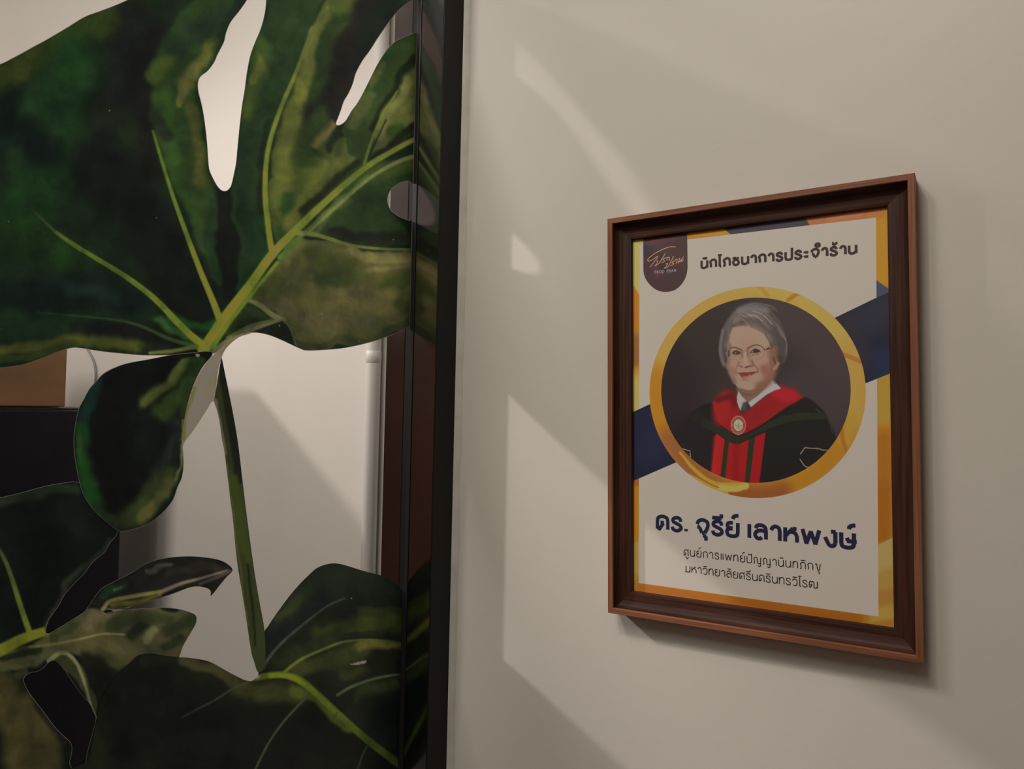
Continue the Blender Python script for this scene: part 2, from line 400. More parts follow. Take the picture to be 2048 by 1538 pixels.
def paint_main(k):
    S, Fi = k.stroke, k.fill
    S([(-40, 170), (120, 90), (260, 20)], 34, (52, 60, 26), 40)
    S([(150, 70), (230, 45)], 18, (56, 66, 28), 24)
    S([(-30, 480), (60, 400), (110, 250), (150, 120)], 60, (27, 50, 27), 70)
    S([(0, 460), (90, 500), (150, 530)], 34, (30, 52, 26), 40)
    S([(-30, 220), (40, 260), (90, 310)], 34, (18, 27, 23), 40)
    S([(270, 30), (250, 150), (230, 190), (200, 240)], 36, (26, 30, 26), 44)
    S([(305, 60), (275, 150), (290, 280), (300, 340)], 26, (24, 25, 23), 34)
    S([(200, 330), (260, 400), (330, 500), (380, 600)], 55, (20, 24, 22), 60)
    S([(200, 230), (260, 260)], 22, (34, 42, 28), 30)
    S([(20, 600), (140, 590), (260, 610)], 40, (21, 31, 27), 50)
    S([(100, 565), (160, 585), (230, 600)], 10, (27, 42, 36), 24)
    S([(0, 650), (160, 650), (260, 660)], 22, (26, 44, 28), 30)
    S([(160, 655), (280, 665), (360, 692)], 14, (24, 26, 24), 18)
    S([(-20, 705), (60, 690), (140, 680), (220, 682), (270, 690)], 11, (74, 76, 34), 16)
    S([(-30, 725), (40, 718), (100, 700), (150, 688)], 9, (52, 62, 28), 12)
    # tongue left of the first gap
    Fi([(470, 0), (430, 70), (400, 120), (392, 170), (405, 230), (414, 300), (420, 345), (440, 385), (425, 470), (420, 560), (380, 440), (330, 330), (312, 270), (296, 190), (305, 120), (350, 40), (400, -30)], (44, 62, 31), 16)
    S([(440, 30), (390, 60), (350, 90)], 26, (37, 52, 34), 32)
    S([(335, 118), (318, 138), (300, 152)], 12, (64, 76, 32), 20)
    S([(420, 90), (405, 130), (370, 165)], 15, (78, 82, 38), 18)
    S([(416, 112), (390, 145), (364, 200)], 10, (92, 92, 46), 16)
    S([(372, 165), (360, 208)], 7, (106, 102, 54), 9)
    S([(385, 215), (395, 290), (405, 360)], 12, (76, 78, 38), 16)
    S([(330, 190), (335, 280), (370, 380), (405, 470)], 14, (48, 70, 32), 20)
    S([(310, 230), (335, 270)], 12, (34, 44, 34), 14)
    S([(455, 388), (448, 450), (452, 520), (462, 585)], 22, (21, 24, 21), 20)
    S([(425, 400), (420, 480), (430, 560)], 9, (34, 52, 32), 10)
    S([(345, 640), (395, 655), (425, 645)], 10, (42, 84, 40), 16)
    S([(320, 645), (370, 675), (400, 690)], 8, (62, 92, 44), 12)
    # second tongue
    Fi([(533, -30), (531, 20), (500, 110), (485, 210), (475, 310), (462, 378), (470, 470), (478, 560), (540, 500), (540, 330), (570, 210), (625, 60), (660, -40)], (38, 56, 33), 10)
    S([(532, 100), (512, 150), (494, 225)], 14, (62, 76, 34), 24)
    S([(520, 130), (502, 170)], 8, (88, 92, 44), 10)
    S([(492, 300), (486, 380), (500, 470)], 14, (32, 50, 32), 18)
    S([(520, 430), (508, 520), (480, 570)], 10, (30, 56, 32), 12)
    S([(545, 250), (530, 330), (528, 420)], 8, (28, 38, 26), 12)
    Fi([(665, -40), (630, 60), (600, 130), (572, 220), (548, 320), (540, 420), (548, 500), (600, 450), (660, 395), (730, 330), (745, 280), (700, 260), (671, 250), (680, 210), (700, 160), (720, 120), (770, 50), (830, -20)], (72, 80, 38), 8)
    S([(760, -10), (735, 60), (700, 120), (672, 190), (640, 230)], 42, (33, 31, 27), 40)
    S([(800, -10), (760, 40), (735, 90)], 18, (26, 36, 28), 22)
    S([(680, 40), (640, 120), (625, 190)], 18, (44, 60, 32), 26)
    S([(650, 35), (628, 85), (612, 150), (600, 190)], 12, (100, 102, 46), 14)
    S([(630, 60), (612, 112)], 6, (112, 108, 58), 10)
    S([(600, 170), (585, 240), (570, 330), (565, 420)], 15, (100, 102, 48), 20)
    S([(575, 400), (580, 440), (560, 480)], 14, (46, 70, 34), 16)
    S([(640, 240), (615, 300), (640, 330)], 20, (52, 66, 34), 26)
    S([(668, 245), (650, 264), (626, 283)], 7, (116, 106, 66), 13)
    S([(690, 258), (668, 272), (655, 290)], 9, (36, 42, 28), 12)
    S([(640, 330), (620, 400), (585, 450)], 18, (96, 98, 46), 22)
    S([(735, 250), (700, 300), (665, 345)], 16, (92, 96, 48), 20)
    S([(722, 315), (690, 350), (640, 392), (610, 425)], 9, (38, 44, 26), 12)
    # tongue right of the second gap
    Fi([(840, 60), (790, 80), (765, 115), (740, 165), (710, 215), (690, 250), (700, 300), (728, 330), (800, 285), (850, 260)], (52, 68, 34), 8)
    S([(785, 95), (755, 150), (735, 185)], 10, (46, 74, 34), 12)
    S([(768, 130), (745, 165)], 7, (86, 88, 48), 8)
    S([(742, 190), (712, 240)], 9, (78, 82, 48), 10)
    S([(828, 120), (800, 160), (770, 205), (748, 250)], 8, (30, 38, 24), 9)
    Fi([(838, 130), (800, 178), (765, 240), (742, 315), (790, 280), (840, 245)], (92, 96, 50), 8)
    S([(818, 165), (785, 210), (760, 265)], 10, (120, 116, 66), 14)
    S([(782, 265), (800, 262)], 10, (56, 74, 32), 12)
    S([(840, 255), (790, 280), (745, 318)], 7, (34, 38, 24), 8)
    # lower right
    Fi([(605, 465), (660, 410), (740, 345), (840, 300), (850, 440), (775, 430), (850, 490), (760, 492), (700, 486)], (46, 62, 34), 8)
    S([(620, 460), (660, 420), (690, 400)], 8, (92, 96, 54), 12)
    S([(700, 375), (760, 340), (830, 325)], 16, (70, 84, 38), 22)
    S([(660, 465), (740, 478), (830, 480)], 11, (34, 36, 28), 14)
    S([(800, 440), (830, 470)], 12, (28, 30, 22), 14)
    Fi([(490, 590), (555, 510), (598, 474), (650, 482), (700, 496), (760, 501), (850, 502), (850, 640), (800, 663), (700, 694), (610, 702), (575, 660), (545, 640), (505, 602)], (90, 87, 50), 6)
    S([(610, 490), (580, 505), (570, 520)], 12, (104, 102, 58), 16)
    S([(500, 590), (540, 560), (560, 600)], 16, (78, 80, 42), 22)
    S([(630, 515), (670, 540), (710, 545)], 20, (72, 76, 40), 24)
    S([(640, 560), (690, 555)], 12, (62, 72, 40), 16)
    S([(700, 506), (770, 514), (840, 520)], 10, (124, 114, 70), 14)
    S([(745, 536), (800, 532), (840, 534)], 5, (120, 110, 68), 10)
    S([(770, 562), (830, 555)], 12, (66, 74, 36), 14)
    S([(660, 600), (730, 590), (790, 600)], 22, (106, 96, 58), 26)
    S([(800, 600), (830, 620)], 12, (74, 76, 40), 14)
    S([(570, 610), (640, 640), (740, 640)], 16, (96, 88, 58), 22)
    S([(600, 690), (680, 686), (760, 668), (830, 640)], 9, (68, 68, 42), 10)
    # turned edge near the joint
    S([(455, 660), (500, 625), (540, 640)], 14, (44, 58, 30), 16)
    S([(430, 705), (455, 685), (490, 665), (525, 650), (560, 642)], (8, 4), (122, 112, 84), 4, crisp=True)
    S([(455, 676), (500, 652), (545, 641)], 3, (96, 100, 52), 3, crisp=True)
    S([(498, 600), (522, 612), (545, 630), (566, 641)], (4, 6), (126, 118, 80), 4, crisp=True)
    Fi([(512, 668), (535, 652), (566, 641), (580, 656), (592, 694), (566, 682), (540, 671)], (28, 36, 26), 3, crisp=True)
    S([(566, 641), (580, 656), (592, 690)], 2, (96, 90, 62), 3, crisp=True)
    S([(300, 706), (350, 702), (395, 694)], (3, 6), (112, 116, 58), 5, crisp=True)
    S([(330, 712), (380, 704), (405, 706)], (2, 7), (24, 26, 20), 4, crisp=True)
    # ribs
    S([(66, 420), (115, 467), (160, 498)], (2, 4.5), (44, 54, 30), 4, crisp=True, col2=(78, 94, 40))
    S([(112, 465), (165, 500), (250, 552), (310, 598), (360, 650), (408, 694)], (3.4, 7.5), (76, 92, 38), 3, crisp=True, col2=(152, 158, 52))
    S([(190, 518), (250, 555), (300, 592)], 2, (92, 112, 44), 3, crisp=True)
    S([(306, 262), (320, 310), (345, 390), (370, 460), (400, 540), (425, 600), (440, 640)], (2.2, 7), (72, 92, 36), 3, crisp=True, col2=(144, 152, 52))
    S([(75, 625), (250, 643), (340, 678), (395, 694)], (1.5, 5), (40, 60, 38), 4, crisp=True, op=0.7, col2=(92, 112, 56))
    S([(408, 700), (440, 648), (500, 570), (545, 508), (600, 452), (655, 400), (730, 336), (800, 294), (850, 268)], (11, 4), (150, 156, 50), 3, crisp=True, col2=(126, 132, 62))
    S([(425, 695), (455, 650), (510, 580), (555, 525)], (5, 3), (112, 132, 44), 4, crisp=True)
    S([(560, 515), (605, 470), (660, 420), (735, 352)], (5, 2.5), (84, 110, 46), 4, crisp=True)
    S([(620, 462), (670, 416), (740, 356), (800, 322), (850, 308)], (2.5, 4.5), (128, 130, 74), 3, crisp=True)
    S([(400, 700), (408, 712), (414, 690)], 5, (150, 154, 52), 4, crisp=True)
    S([(545, 512), (536, 450), (530, 380), (536, 300), (560, 220), (590, 150), (622, 70), (655, 15)], (6, 3), (142, 152, 50), 3, crisp=True, col2=(92, 96, 54))
    S([(728, 330), (742, 285), (765, 230), (795, 182)], (3, 1.6), (112, 124, 52), 2.5, crisp=True)
    S([(735, 322), (752, 282), (772, 240)], 1.6, (36, 44, 26), 2.5, crisp=True)
    S([(592, 466), (625, 468), (660, 478), (710, 492), (770, 498), (850, 499)], (5, 2), (130, 134, 66), 3, crisp=True, col2=(92, 96, 50))
    k.fill([(392, 709), (395, 707.5), (399, 709), (400, 712), (393, 713.5)], (232, 226, 216), 1.2, crisp=True)
LOBE = [(345, 710), (299, 719), (260, 726), (234, 734), (208.5, 747), (192.5, 763.5), (179.5, 778), (168, 799), (158.7, 817), (152, 845.7), (148.3, 877), (149.6, 908), (154, 936.7),
    (160, 965), (165.5, 984), (174.5, 1002), (192.5, 1025), (210.7, 1041), (231.5, 1057.7), (244.5, 1062), (262.7, 1059), (294, 1048.6), (315, 1034), (333, 1016), (346, 998), (355, 973),
    (363, 955), (366.3, 931), (365.7, 908), (364.5, 885), (366, 860), (372, 820), (386, 772), (404, 735), (425, 708), (412, 703), (385, 706)]
def paint_lobe(k):
    S = k.stroke
    S([(300, 740), (240, 780), (230, 860), (250, 960)], 50, (17, 19, 18), 60)
    S([(200, 760), (172, 815), (165, 860)], 14, (24, 46, 38), 18)
    S([(166, 860), (170, 930), (190, 1000)], 16, (30, 66, 30), 22)
    S([(160, 880), (165, 900)], 7, (46, 76, 32), 8)
    S([(190, 1010), (230, 1050)], 12, (38, 56, 36), 14)
    S([(385, 715), (345, 760), (300, 795), (285, 805)], 12, (76, 84, 42), 16)
    S([(372, 720), (340, 758)], 8, (92, 96, 50), 9)
    S([(385, 770), (355, 800), (320, 825)], 18, (54, 70, 34), 22)
    S([(395, 720), (385, 770), (370, 830)], 10, (44, 58, 30), 12)
    S([(350, 850), (345, 900), (320, 960), (280, 1020)], 14, (34, 42, 36), 24)
    S([(355, 900), (345, 960)], 10, (24, 28, 24), 14)
    S([(250, 1040), (300, 1010), (335, 960)], 22, (52, 60, 32), 30)
    S([(285, 1035), (320, 1010), (342, 970)], 9, (84, 82, 46), 12)
    S([(300, 1030), (310, 1020)], 8, (92, 86, 46), 9)
    S([(364, 890), (362, 930), (352, 965)], 3, (92, 98, 62), 4)
    S([(366, 840), (364, 880)], 2, (98, 102, 52), 2, crisp=True)
    S([(350, 712), (390, 708), (408, 708)], 6, (20, 22, 18), 6, crisp=True)
    k.fill([(391, 709.5), (395, 707.5), (399.5, 709.5), (400, 712.5), (393, 713.5)], (236, 230, 220), 1.2, crisp=True)
UNDER = [(365, 893), (364.6, 876), (367, 850), (374, 815), (388, 770), (404, 738), (424, 712), (440, 698), (456, 683), (478, 670), (507, 663.5), (495, 669), (481, 673), (466, 683), (453, 696), (445.5, 709),
    (443, 718), (438, 734), (434, 760), (431.5, 780), (428, 800), (422.5, 805), (413.5, 820), (400.5, 840), (385, 863), (371, 882)]
def paint_under(k):
    S = k.stroke
    S([(380, 860), (400, 800), (425, 740), (445, 705)], 14, (166, 150, 122), 16)
    S([(366, 880), (372, 830), (390, 775)], 4, (128, 118, 80), 5)
    S([(410, 790), (428, 750)], 7, (150, 136, 112), 8)
    S([(440, 705), (465, 683), (500, 666)], 5, (140, 128, 96), 6)
    S([(430, 770), (437, 735)], 4, (142, 130, 108), 6)
STEM = [(443, 717), (439, 735), (435, 760), (432, 778), (427.5, 797), (429, 806), (434.5, 823), (439.6, 848), (443.5, 877), (448.7, 903), (452.6, 934), (456.5, 965), (460.5, 999), (465.7, 1038), (471.4, 1100),
    (477, 1142.7), (485.6, 1194), (494, 1248), (502.7, 1305), (508, 1322), (516, 1344), (530, 1330), (529, 1262), (519.8, 1208), (511, 1157), (502.3, 1097), (494, 1034), (484.7, 958), (477, 893), (468, 837), (458, 786), (450, 747), (445, 722)]
def paint_stem(k):
    S = k.stroke
    S([(444, 725), (452, 800), (468, 880), (478, 960)], 10, (30, 34, 25), 8)
    S([(434, 775), (446, 840), (458, 930)], 7, (56, 56, 36), 7)
    S([(430, 800), (440, 850), (450, 905)], 4, (112, 104, 78), 4)
    S([(466, 960), (480, 1050), (490, 1120)], 11, (66, 76, 32), 12)
    S([(480, 1120), (500, 1200), (512, 1290)], 12, (58, 64, 34), 12)
    S([(494, 1130), (505, 1210), (511, 1290)], 2.5, (34, 38, 24), 3)
    S([(448, 900), (462, 1000), (476, 1110), (496, 1250)], 2, (88, 84, 56), 3)
mon = thing('leaf_sticker', 'large dark green split-leaf plant sticker with long stem at the top of the glass', 'leaf sticker', on(1, PG, [(410, 700)])[0], None)
_, pm = sheet('leaf_blade', MAIN, 3, (27, 40, 27), paint_main, mon)
backing(pm, 2.6, mon)
sheet('leaf_lobe', LOBE, 5, (19, 25, 22), paint_lobe, mon)[0]['label'] = 'rounded dark lobe hanging below the leaf joint'
backing(crom(LOBE, 5, True), 4.6, mon)
sheet('leaf_underside', UNDER, 6, (158, 144, 116), paint_under, mon, warp=2.0, mottle=0.04)[0]['label'] = 'pale beige turned-up underside'
sheet('leaf_stem', STEM, 4, (60, 66, 38), paint_stem, mon, warp=2.0)[0]['label'] = 'long olive green stem'

c7 = lambda L: [(a / 3.358, 1080 + b / 3.358) for a, b in L]
HOLE_R = c7([(572, 1600), (580, 1470), (600, 1380), (625, 1290), (646, 1200), (635, 1165), (605, 1100), (570, 1060), (520, 1000), (480, 940), (430, 868), (395, 825)])
HOLE_L = c7([(355, 806), (318, 828), (270, 874), (200, 892), (165, 918), (156, 946), (190, 1020), (250, 1100), (310, 1180), (370, 1260), (430, 1320), (472, 1362), (482, 1410), (465, 1500), (450, 1600)])
LOWL = [(-60, 1010), (0, 996), (26, 990), (52, 983.5), (78, 976), (104, 970), (130, 966), (156, 965), (190, 985), (235, 1040), (233, 1068), (219, 1086), (208.5, 1104), (184.6, 1124.7), (166.8, 1148.5), (149, 1166), (128, 1190),
    (119, 1208), (104, 1229), (94, 1246.8), (93, 1269), (119, 1255.7), (143, 1240.8), (165, 1227), (171, 1222), (178.7, 1211), (190.6, 1193), (205.5, 1176), (226, 1165), (253, 1151.5), (274, 1139.6), (288, 1130),
    (312.7, 1120.5), (342.5, 1115), (381, 1113), (417, 1116), (440.7, 1121), (455.6, 1129), (465, 1140.5), (452.6, 1154), (437.8, 1172), (427, 1186), (420.5, 1192.6), (422.5, 1184), (417, 1177), (399, 1172.5), (381, 1174),
    (357, 1182.7), (327.6, 1193), (297.8, 1202), (268, 1211), (238, 1217.5), (212, 1218.5), (206, 1223), (210, 1227.5), (236, 1222), (268, 1219), (297.8, 1217), (327.6, 1215.5), (357, 1218.5), (378, 1224.4), (391, 1231), (391.5, 1246),
    (378, 1270.6), (366, 1291.4), (350, 1325), (290, 1380), (230, 1480), (190, 1556)] + HOLE_R + HOLE_L + [(-60, 1556)]
def paint_lowl(k):
    S, Fi = k.stroke, k.fill
    S([(-20, 1012), (60, 990), (110, 978), (150, 975)], 10, (38, 48, 34), 14)
    S([(60, 1040), (110, 1150), (60, 1230)], 40, (15, 20, 18), 50)
    S([(215, 1080), (160, 1145), (115, 1205), (92, 1255)], 6, (44, 46, 38), 10)
    Fi([(60, 1290), (120, 1252), (175, 1222), (212, 1222), (300, 1214), (370, 1216), (400, 1240), (350, 1330), (250, 1345), (170, 1330), (130, 1306), (90, 1320), (50, 1345), (-60, 1360), (-60, 1300)], (80, 76, 50), 8)
    S([(180, 1250), (205, 1235), (230, 1240)], 14, (100, 92, 66), 16)
    S([(110, 1275), (150, 1250)], 9, (58, 62, 34), 10)
    S([(230, 1255), (290, 1240), (340, 1235)], 12, (56, 60, 36), 14)
    S([(270, 1275), (295, 1258)], 10, (38, 42, 28), 12)
    S([(300, 1285), (312, 1265)], 8, (118, 110, 76), 9)
    S([(340, 1265), (368, 1245), (385, 1240)], 14, (50, 56, 34), 16)
    S([(330, 1300), (360, 1285)], 9, (46, 52, 32), 10)
    S([(200, 1310), (240, 1325)], 14, (66, 66, 40), 18)
    S([(170, 1322), (230, 1355), (260, 1345)], 16, (30, 30, 22), 18)
    S([(200, 1380), (240, 1440)], 40, (22, 23, 19), 40)
    S([(-20, 1325), (40, 1305), (80, 1296)], 8, (36, 40, 24), 9)
    S([(-30, 1370), (10, 1400), (40, 1480), (60, 1560)], 34, (68, 63, 36), 34)
    S([(60, 1420), (90, 1470), (100, 1540)], 26, (76, 68, 42), 30)
    S([(50, 1370), (80, 1410), (130, 1480)], 9, (36, 36, 26), 12)
    S([(30, 1360), (50, 1350)], 8, (56, 56, 36), 9)
    # curled finger
    Fi([(176, 1216), (205, 1174), (290, 1126), (381, 1108), (470, 1138), (420, 1200), (399, 1176), (300, 1196), (212, 1212)], (32, 31, 28), 4)
    S([(205, 1192), (225, 1175), (250, 1165)], 8, (32, 54, 38), 10)
    S([(232, 1172), (246, 1166)], 3, (70, 88, 66), 4)
    S([(290, 1142), (320, 1132), (335, 1130)], 4, (72, 66, 62), 6)
    S([(330, 1150), (390, 1140), (440, 1135)], 8, (44, 40, 36), 10)
    S([(206, 1218), (222, 1202), (270, 1192), (320, 1184)], (4, 4), (122, 114, 66), 4, crisp=True)
    S([(225, 1208), (270, 1205), (320, 1190)], (6, 4), (92, 84, 38), 5, crisp=True)
    S([(318, 1186), (360, 1168), (400, 1157), (455, 1141)], (4, 2), (128, 112, 96), 4, crisp=True)
    S([(400, 1168), (440, 1152), (460, 1142)], 3, (84, 70, 66), 4, crisp=True)
    Fi([(206, 1224), (216, 1219), (236, 1217.5), (236, 1222), (212, 1228)], (16, 15, 13), 2, crisp=True)
    # strip right of the gap
    Fi([(100, 1316), (130, 1306), (160, 1345), (182, 1400), (192, 1440), (165, 1400), (140, 1365)], (56, 56, 36), 5)
    S([(98, 1322), (116, 1308), (135, 1308), (155, 1330), (172, 1375), (180, 1405), (192, 1436)], (5, 2), (122, 120, 82), 4, crisp=True)
    # ribs
    S([(-10, 1085), (12, 1125), (28, 1170), (42, 1215), (58, 1262)], (3.5, 6), (58, 74, 40), 4, crisp=True, col2=(112, 118, 46))
    S([(-40, 1322), (10, 1296), (50, 1276), (92, 1262)], (13, 9), (112, 112, 34), 5, crisp=True, col2=(122, 124, 44))
    S([(60, 1294), (110, 1288), (160, 1278), (205, 1268), (248, 1269)], (3, 1.6), (96, 94, 50), 3, crisp=True, col2=(138, 128, 92))
    S([(92, 1268), (93, 1250), (105, 1228)], 2, (72, 74, 52), 2, crisp=True)
low = thing('leaf_sticker', 'dark green leaf sticker with a curled finger at the lower left of the glass', 'leaf sticker', on(1, PG, [(70, 1275)])[0], None)
_, pl = sheet('leaf_blade', LOWL, 1, (19, 25, 21), paint_lowl, low)
backing(pl, 0.6, low, 0.7)

BOT = [(300, 1307), (328, 1311), (354, 1313.8), (387, 1316.7), (417, 1322.7), (438, 1333), (458.6, 1345), (476.5, 1354), (489, 1360), (502.7, 1362), (512.7, 1355), (517, 1346), (514.5, 1330), (514.5, 1310), (519.8, 1288), (528, 1264), (537, 1251),
    (548, 1234), (562.5, 1214), (579.6, 1191), (599.5, 1168), (616.6, 1151), (631, 1138), (645, 1131), (662, 1127), (679, 1127.6), (702, 1134), (730.5, 1142.7), (762, 1151), (782, 1161), (796, 1171), (809, 1184), (850, 1215), (850, 1556),
    (172, 1556), (178, 1520), (186, 1480), (193, 1440), (200, 1410), (215, 1375), (238, 1345), (259, 1326), (276, 1311)]
def paint_bot(k):
    S, Fi = k.stroke, k.fill
    S([(300, 1380), (350, 1450), (450, 1500), (600, 1480)], 90, (22, 23, 20), 90)
    S([(230, 1400), (260, 1480)], 40, (19, 20, 18), 50)
    S([(290, 1318), (360, 1325)], 10, (34, 36, 26), 12)
    S([(365, 1324), (420, 1335), (470, 1360)], 11, (70, 66, 40), 12)
    S([(480, 1372), (540, 1380), (600, 1390)], 18, (60, 60, 34), 24)
    S([(560, 1250), (640, 1170), (720, 1165), (790, 1195)], 30, (33, 40, 29), 40)
    S([(545, 1290), (600, 1225), (650, 1190)], 14, (27, 33, 30), 20)
    S([(560, 1230), (590, 1195)], 10, (46, 52, 30), 14)
    S([(680, 1225), (760, 1200), (830, 1210)], 18, (26, 30, 24), 24)
    S([(640, 1268), (720, 1250), (830, 1250)], 20, (56, 62, 28), 24)
    S([(720, 1222), (800, 1228)], 10, (44, 50, 28), 14)
    S([(560, 1330), (620, 1290), (670, 1268)], 14, (40, 46, 28), 18)
    S([(600, 1345), (660, 1320), (720, 1305)], 18, (54, 58, 30), 22)
    S([(690, 1345), (720, 1340)], 12, (48, 50, 28), 14)
    S([(715, 1300), (770, 1292), (812, 1294)], 9, (98, 92, 44), 10)
    S([(740, 1330), (790, 1310), (830, 1306)], 12, (30, 33, 22), 12)
    S([(660, 1375), (720, 1360), (760, 1345)], 10, (30, 32, 24), 14)
    S([(720, 1390), (780, 1370), (830, 1370)], 16, (46, 52, 32), 20)
    S([(770, 1430), (820, 1430)], 30, (20, 27, 22), 34)
    S([(690, 1470), (740, 1510), (770, 1550)], 26, (22, 23, 19), 26)
    S([(590, 1385), (640, 1405), (690, 1450)], 12, (78, 84, 36), 12)
    S([(512, 1356), (545, 1350), (575, 1351), (605, 1363), (640, 1394), (700, 1450), (745, 1488), (800, 1530), (830, 1556)], (6, 8), (104, 110, 34), 5, crisp=True, col2=(62, 76, 30))
    S([(540, 1351), (575, 1352), (610, 1370), (640, 1396), (690, 1440)], (5, 5), (130, 136, 32), 5, crisp=True, col2=(92, 104, 34))
    S([(526, 1335), (545, 1306), (575, 1275), (620, 1238), (655, 1212), (690, 1196)], (3.4, 1.2), (74, 78, 68), 2.5, crisp=True)
    S([(568, 1345), (600, 1320), (650, 1297), (690, 1283), (740, 1280), (780, 1283), (815, 1291)], (3.2, 1.6), (98, 106, 44), 2.5, crisp=True, col2=(80, 80, 44))
    S([(675, 1390), (700, 1375), (740, 1360), (780, 1351), (815, 1348)], (3, 2), (78, 86, 60), 2.5, crisp=True)
    S([(618, 1388), (590, 1418), (562, 1450), (535, 1490), (510, 1540)], (2.4, 1.6), (70, 76, 58), 2.5, crisp=True)
    S([(740, 1482), (725, 1510), (712, 1550)], 1.8, (58, 66, 46), 2.5, crisp=True)
    S([(674, 1425), (667, 1438)], 1.6, (66, 72, 44), 2.5, crisp=True)
    S([(505, 1361), (470, 1375), (430, 1400), (395, 1418), (362, 1436)], (2.4, 1), (66, 68, 52), 2.5, crisp=True)
    S([(690, 1272), (740, 1270), (770, 1276)], 3, (34, 38, 22), 4)
    Fi([(700, 1329), (712, 1325.5), (731, 1320.8), (733.5, 1323.5), (728, 1327), (712, 1329.5)], (225, 220, 208), 1.5, crisp=True)
    S([(514, 1356), (517, 1353)], 2.2, (190, 188, 120), 2, crisp=True)
bot = thing('leaf_sticker', 'dark green broad leaf sticker with lime midrib along the bottom of the glass', 'leaf sticker', on(1, PG, [(520, 1355)])[0], None)
sheet('leaf_blade', BOT, 2.5, (29, 32, 24), paint_bot, bot)

# ---------------------------------------------------------------- seen through the glass
q = on(0, D, [(763, 900)])[0]
pipe = thing('wall_pipe', 'slim white plastic pipe running up the wall behind the black post', 'pipe', (D - 0.0135, 0.853, FLOOR))
tube('pipe_run', [(D - 0.0135, 0.853, FLOOR), (D - 0.0135, 0.853, CEIL)], 0.0125, M['pipe'], pipe, 24)
zj = on(0, D - 0.013, [(762, 702)])[0][2]
tube('pipe_coupling', [(D - 0.0135, 0.853, zj - 0.020), (D - 0.0135, 0.853, zj - 0.0195), (D - 0.0135, 0.853, zj - 0.0005), (D - 0.0135, 0.853, zj)], [0.0126, 0.0131, 0.0131, 0.0126], M['pipe'], pipe, 24)
YC = 1.40
xr = on(1, YC, [(241, 1060)])[0][0]
zt = on(1, YC, [(80, 816)])[0][2]
cab = thing('tall_cabinet', 'tall glossy black cabinet seen through the glass behind the leaves', 'cabinet', (xr - 0.25, YC + 0.25, FLOOR))
box('cabinet_body', (xr - 0.50, YC + 0.02, FLOOR), (xr, YC + 0.46, zt), M['cabinet'], cab, 0.003)
o = box('cabinet_door', (xr - 0.50, YC, FLOOR + 0.06), (xr - 0.252, YC + 0.019, zt - 0.004), M['cabinet'], cab, 0.003)
box('cabinet_door', (xr - 0.248, YC, FLOOR + 0.06), (xr, YC + 0.019, zt - 0.004), M['cabinet'], cab, 0.003)
xb = on(1, YC + 0.05, [(132, 770)])[0][0]
bx = thing('wooden_cupboard', 'brown wooden cupboard on top of the tall black cabinet', 'cupboard', (xb - 0.2, YC + 0.2, zt))
box('cupboard_body', (xb - 0.40, YC + 0.068, zt + 0.0005), (xb, YC + 0.36, zt + 0.26), M['crate'], bx, 0.002)
box('cupboard_door', (xb - 0.40, YC + 0.05, zt + 0.002), (xb, YC + 0.067, zt + 0.258), M['crate'], bx, 0.002)
cp = [on(0, D - 0.004, [p])[0] for p in crom([(150, 640), (165, 675), (176, 700), (187, 722), (191.5, 748), (189, 775), (184, 800), (178, 840)], 5)]
tag(tube('hanging_cable', cp, 0.0025, M['cable'], None, 8), 'thin grey cable hanging on the white wall behind the glass', 'cable')

# ---------------------------------------------------------------- framed poster
PYC, PZC, PW_, PH_, PTH = 0.2306, -0.0050, 0.3661, 0.5283, -0.0199
XP = D - 0.0100                                    # face of the print
def loc2w(u, v, x):                                # poster axes: u to the right, v up
    a, b = -np.asarray(u, float), np.asarray(v, float)
    c, s = math.cos(PTH), math.sin(PTH)
    return np.stack([np.broadcast_to(np.asarray(x, float), a.shape), PYC + a * c - b * s, PZC + a * s + b * c], -1)
def w2loc(p):
    c, s = math.cos(PTH), math.sin(PTH)
    dy, dz = p[:, 1] - PYC, p[:, 2] - PZC
    return np.stack([-(dy * c + dz * s), -dy * s + dz * c], 1)
px2loc = lambda px: w2loc(on(0, XP, px))
pos = thing('framed_poster', 'framed white and gold poster of a smiling woman hanging on the cream wall', 'picture', loc2w(0, -PH_ / 2, D))
def mould(name, prof, mat):
    v, f, uv = [], [], []
    hw, hh = PW_ / 2, PH_ / 2
    for side in range(4):
        c0, c1 = [((-1, 1), (1, 1)), ((1, 1), (1, -1)), ((1, -1), (-1, -1)), ((-1, -1), (-1, 1))][side]
        n = len(prof); b = len(v)
        for c in (c0, c1):
            for s, h in prof:
                u_, v_ = c[0] * (hw - s), c[1] * (hh - s)
                v.append(loc2w(u_, v_, D - h))
                uv.append(((u_ if side % 2 == 0 else v_) + side * 3.1, s * 1.0 + h * 0.7 + side * 0.37))
        for i in range(n - 1):
            f.append((b + i, b + i + 1, b + n + i + 1, b + n + i))
    return mesh_obj(name, v, f, mat, pos, uv=uv)
mould('frame_lip', [(0.0, 0.0004), (0.0, 0.0296), (0.0004, 0.0300), (0.0066, 0.0300), (0.0072, 0.0294), (0.0074, 0.0265)], M['lip'])['label'] = 'thin reddish wood outer lip'
mould('frame_moulding', [(0.0074, 0.0268), (0.0080, 0.0232), (0.0098, 0.0205), (0.0125, 0.0182), (0.0165, 0.0168), (0.0205, 0.0160), (0.0250, 0.0157), (0.0278, 0.0152), (0.0288, 0.0140), (0.0290, 0.0098)], M['moulding'])['label'] = 'dark brown scooped frame'
hc = px2loc([(1576, 384)])[0]
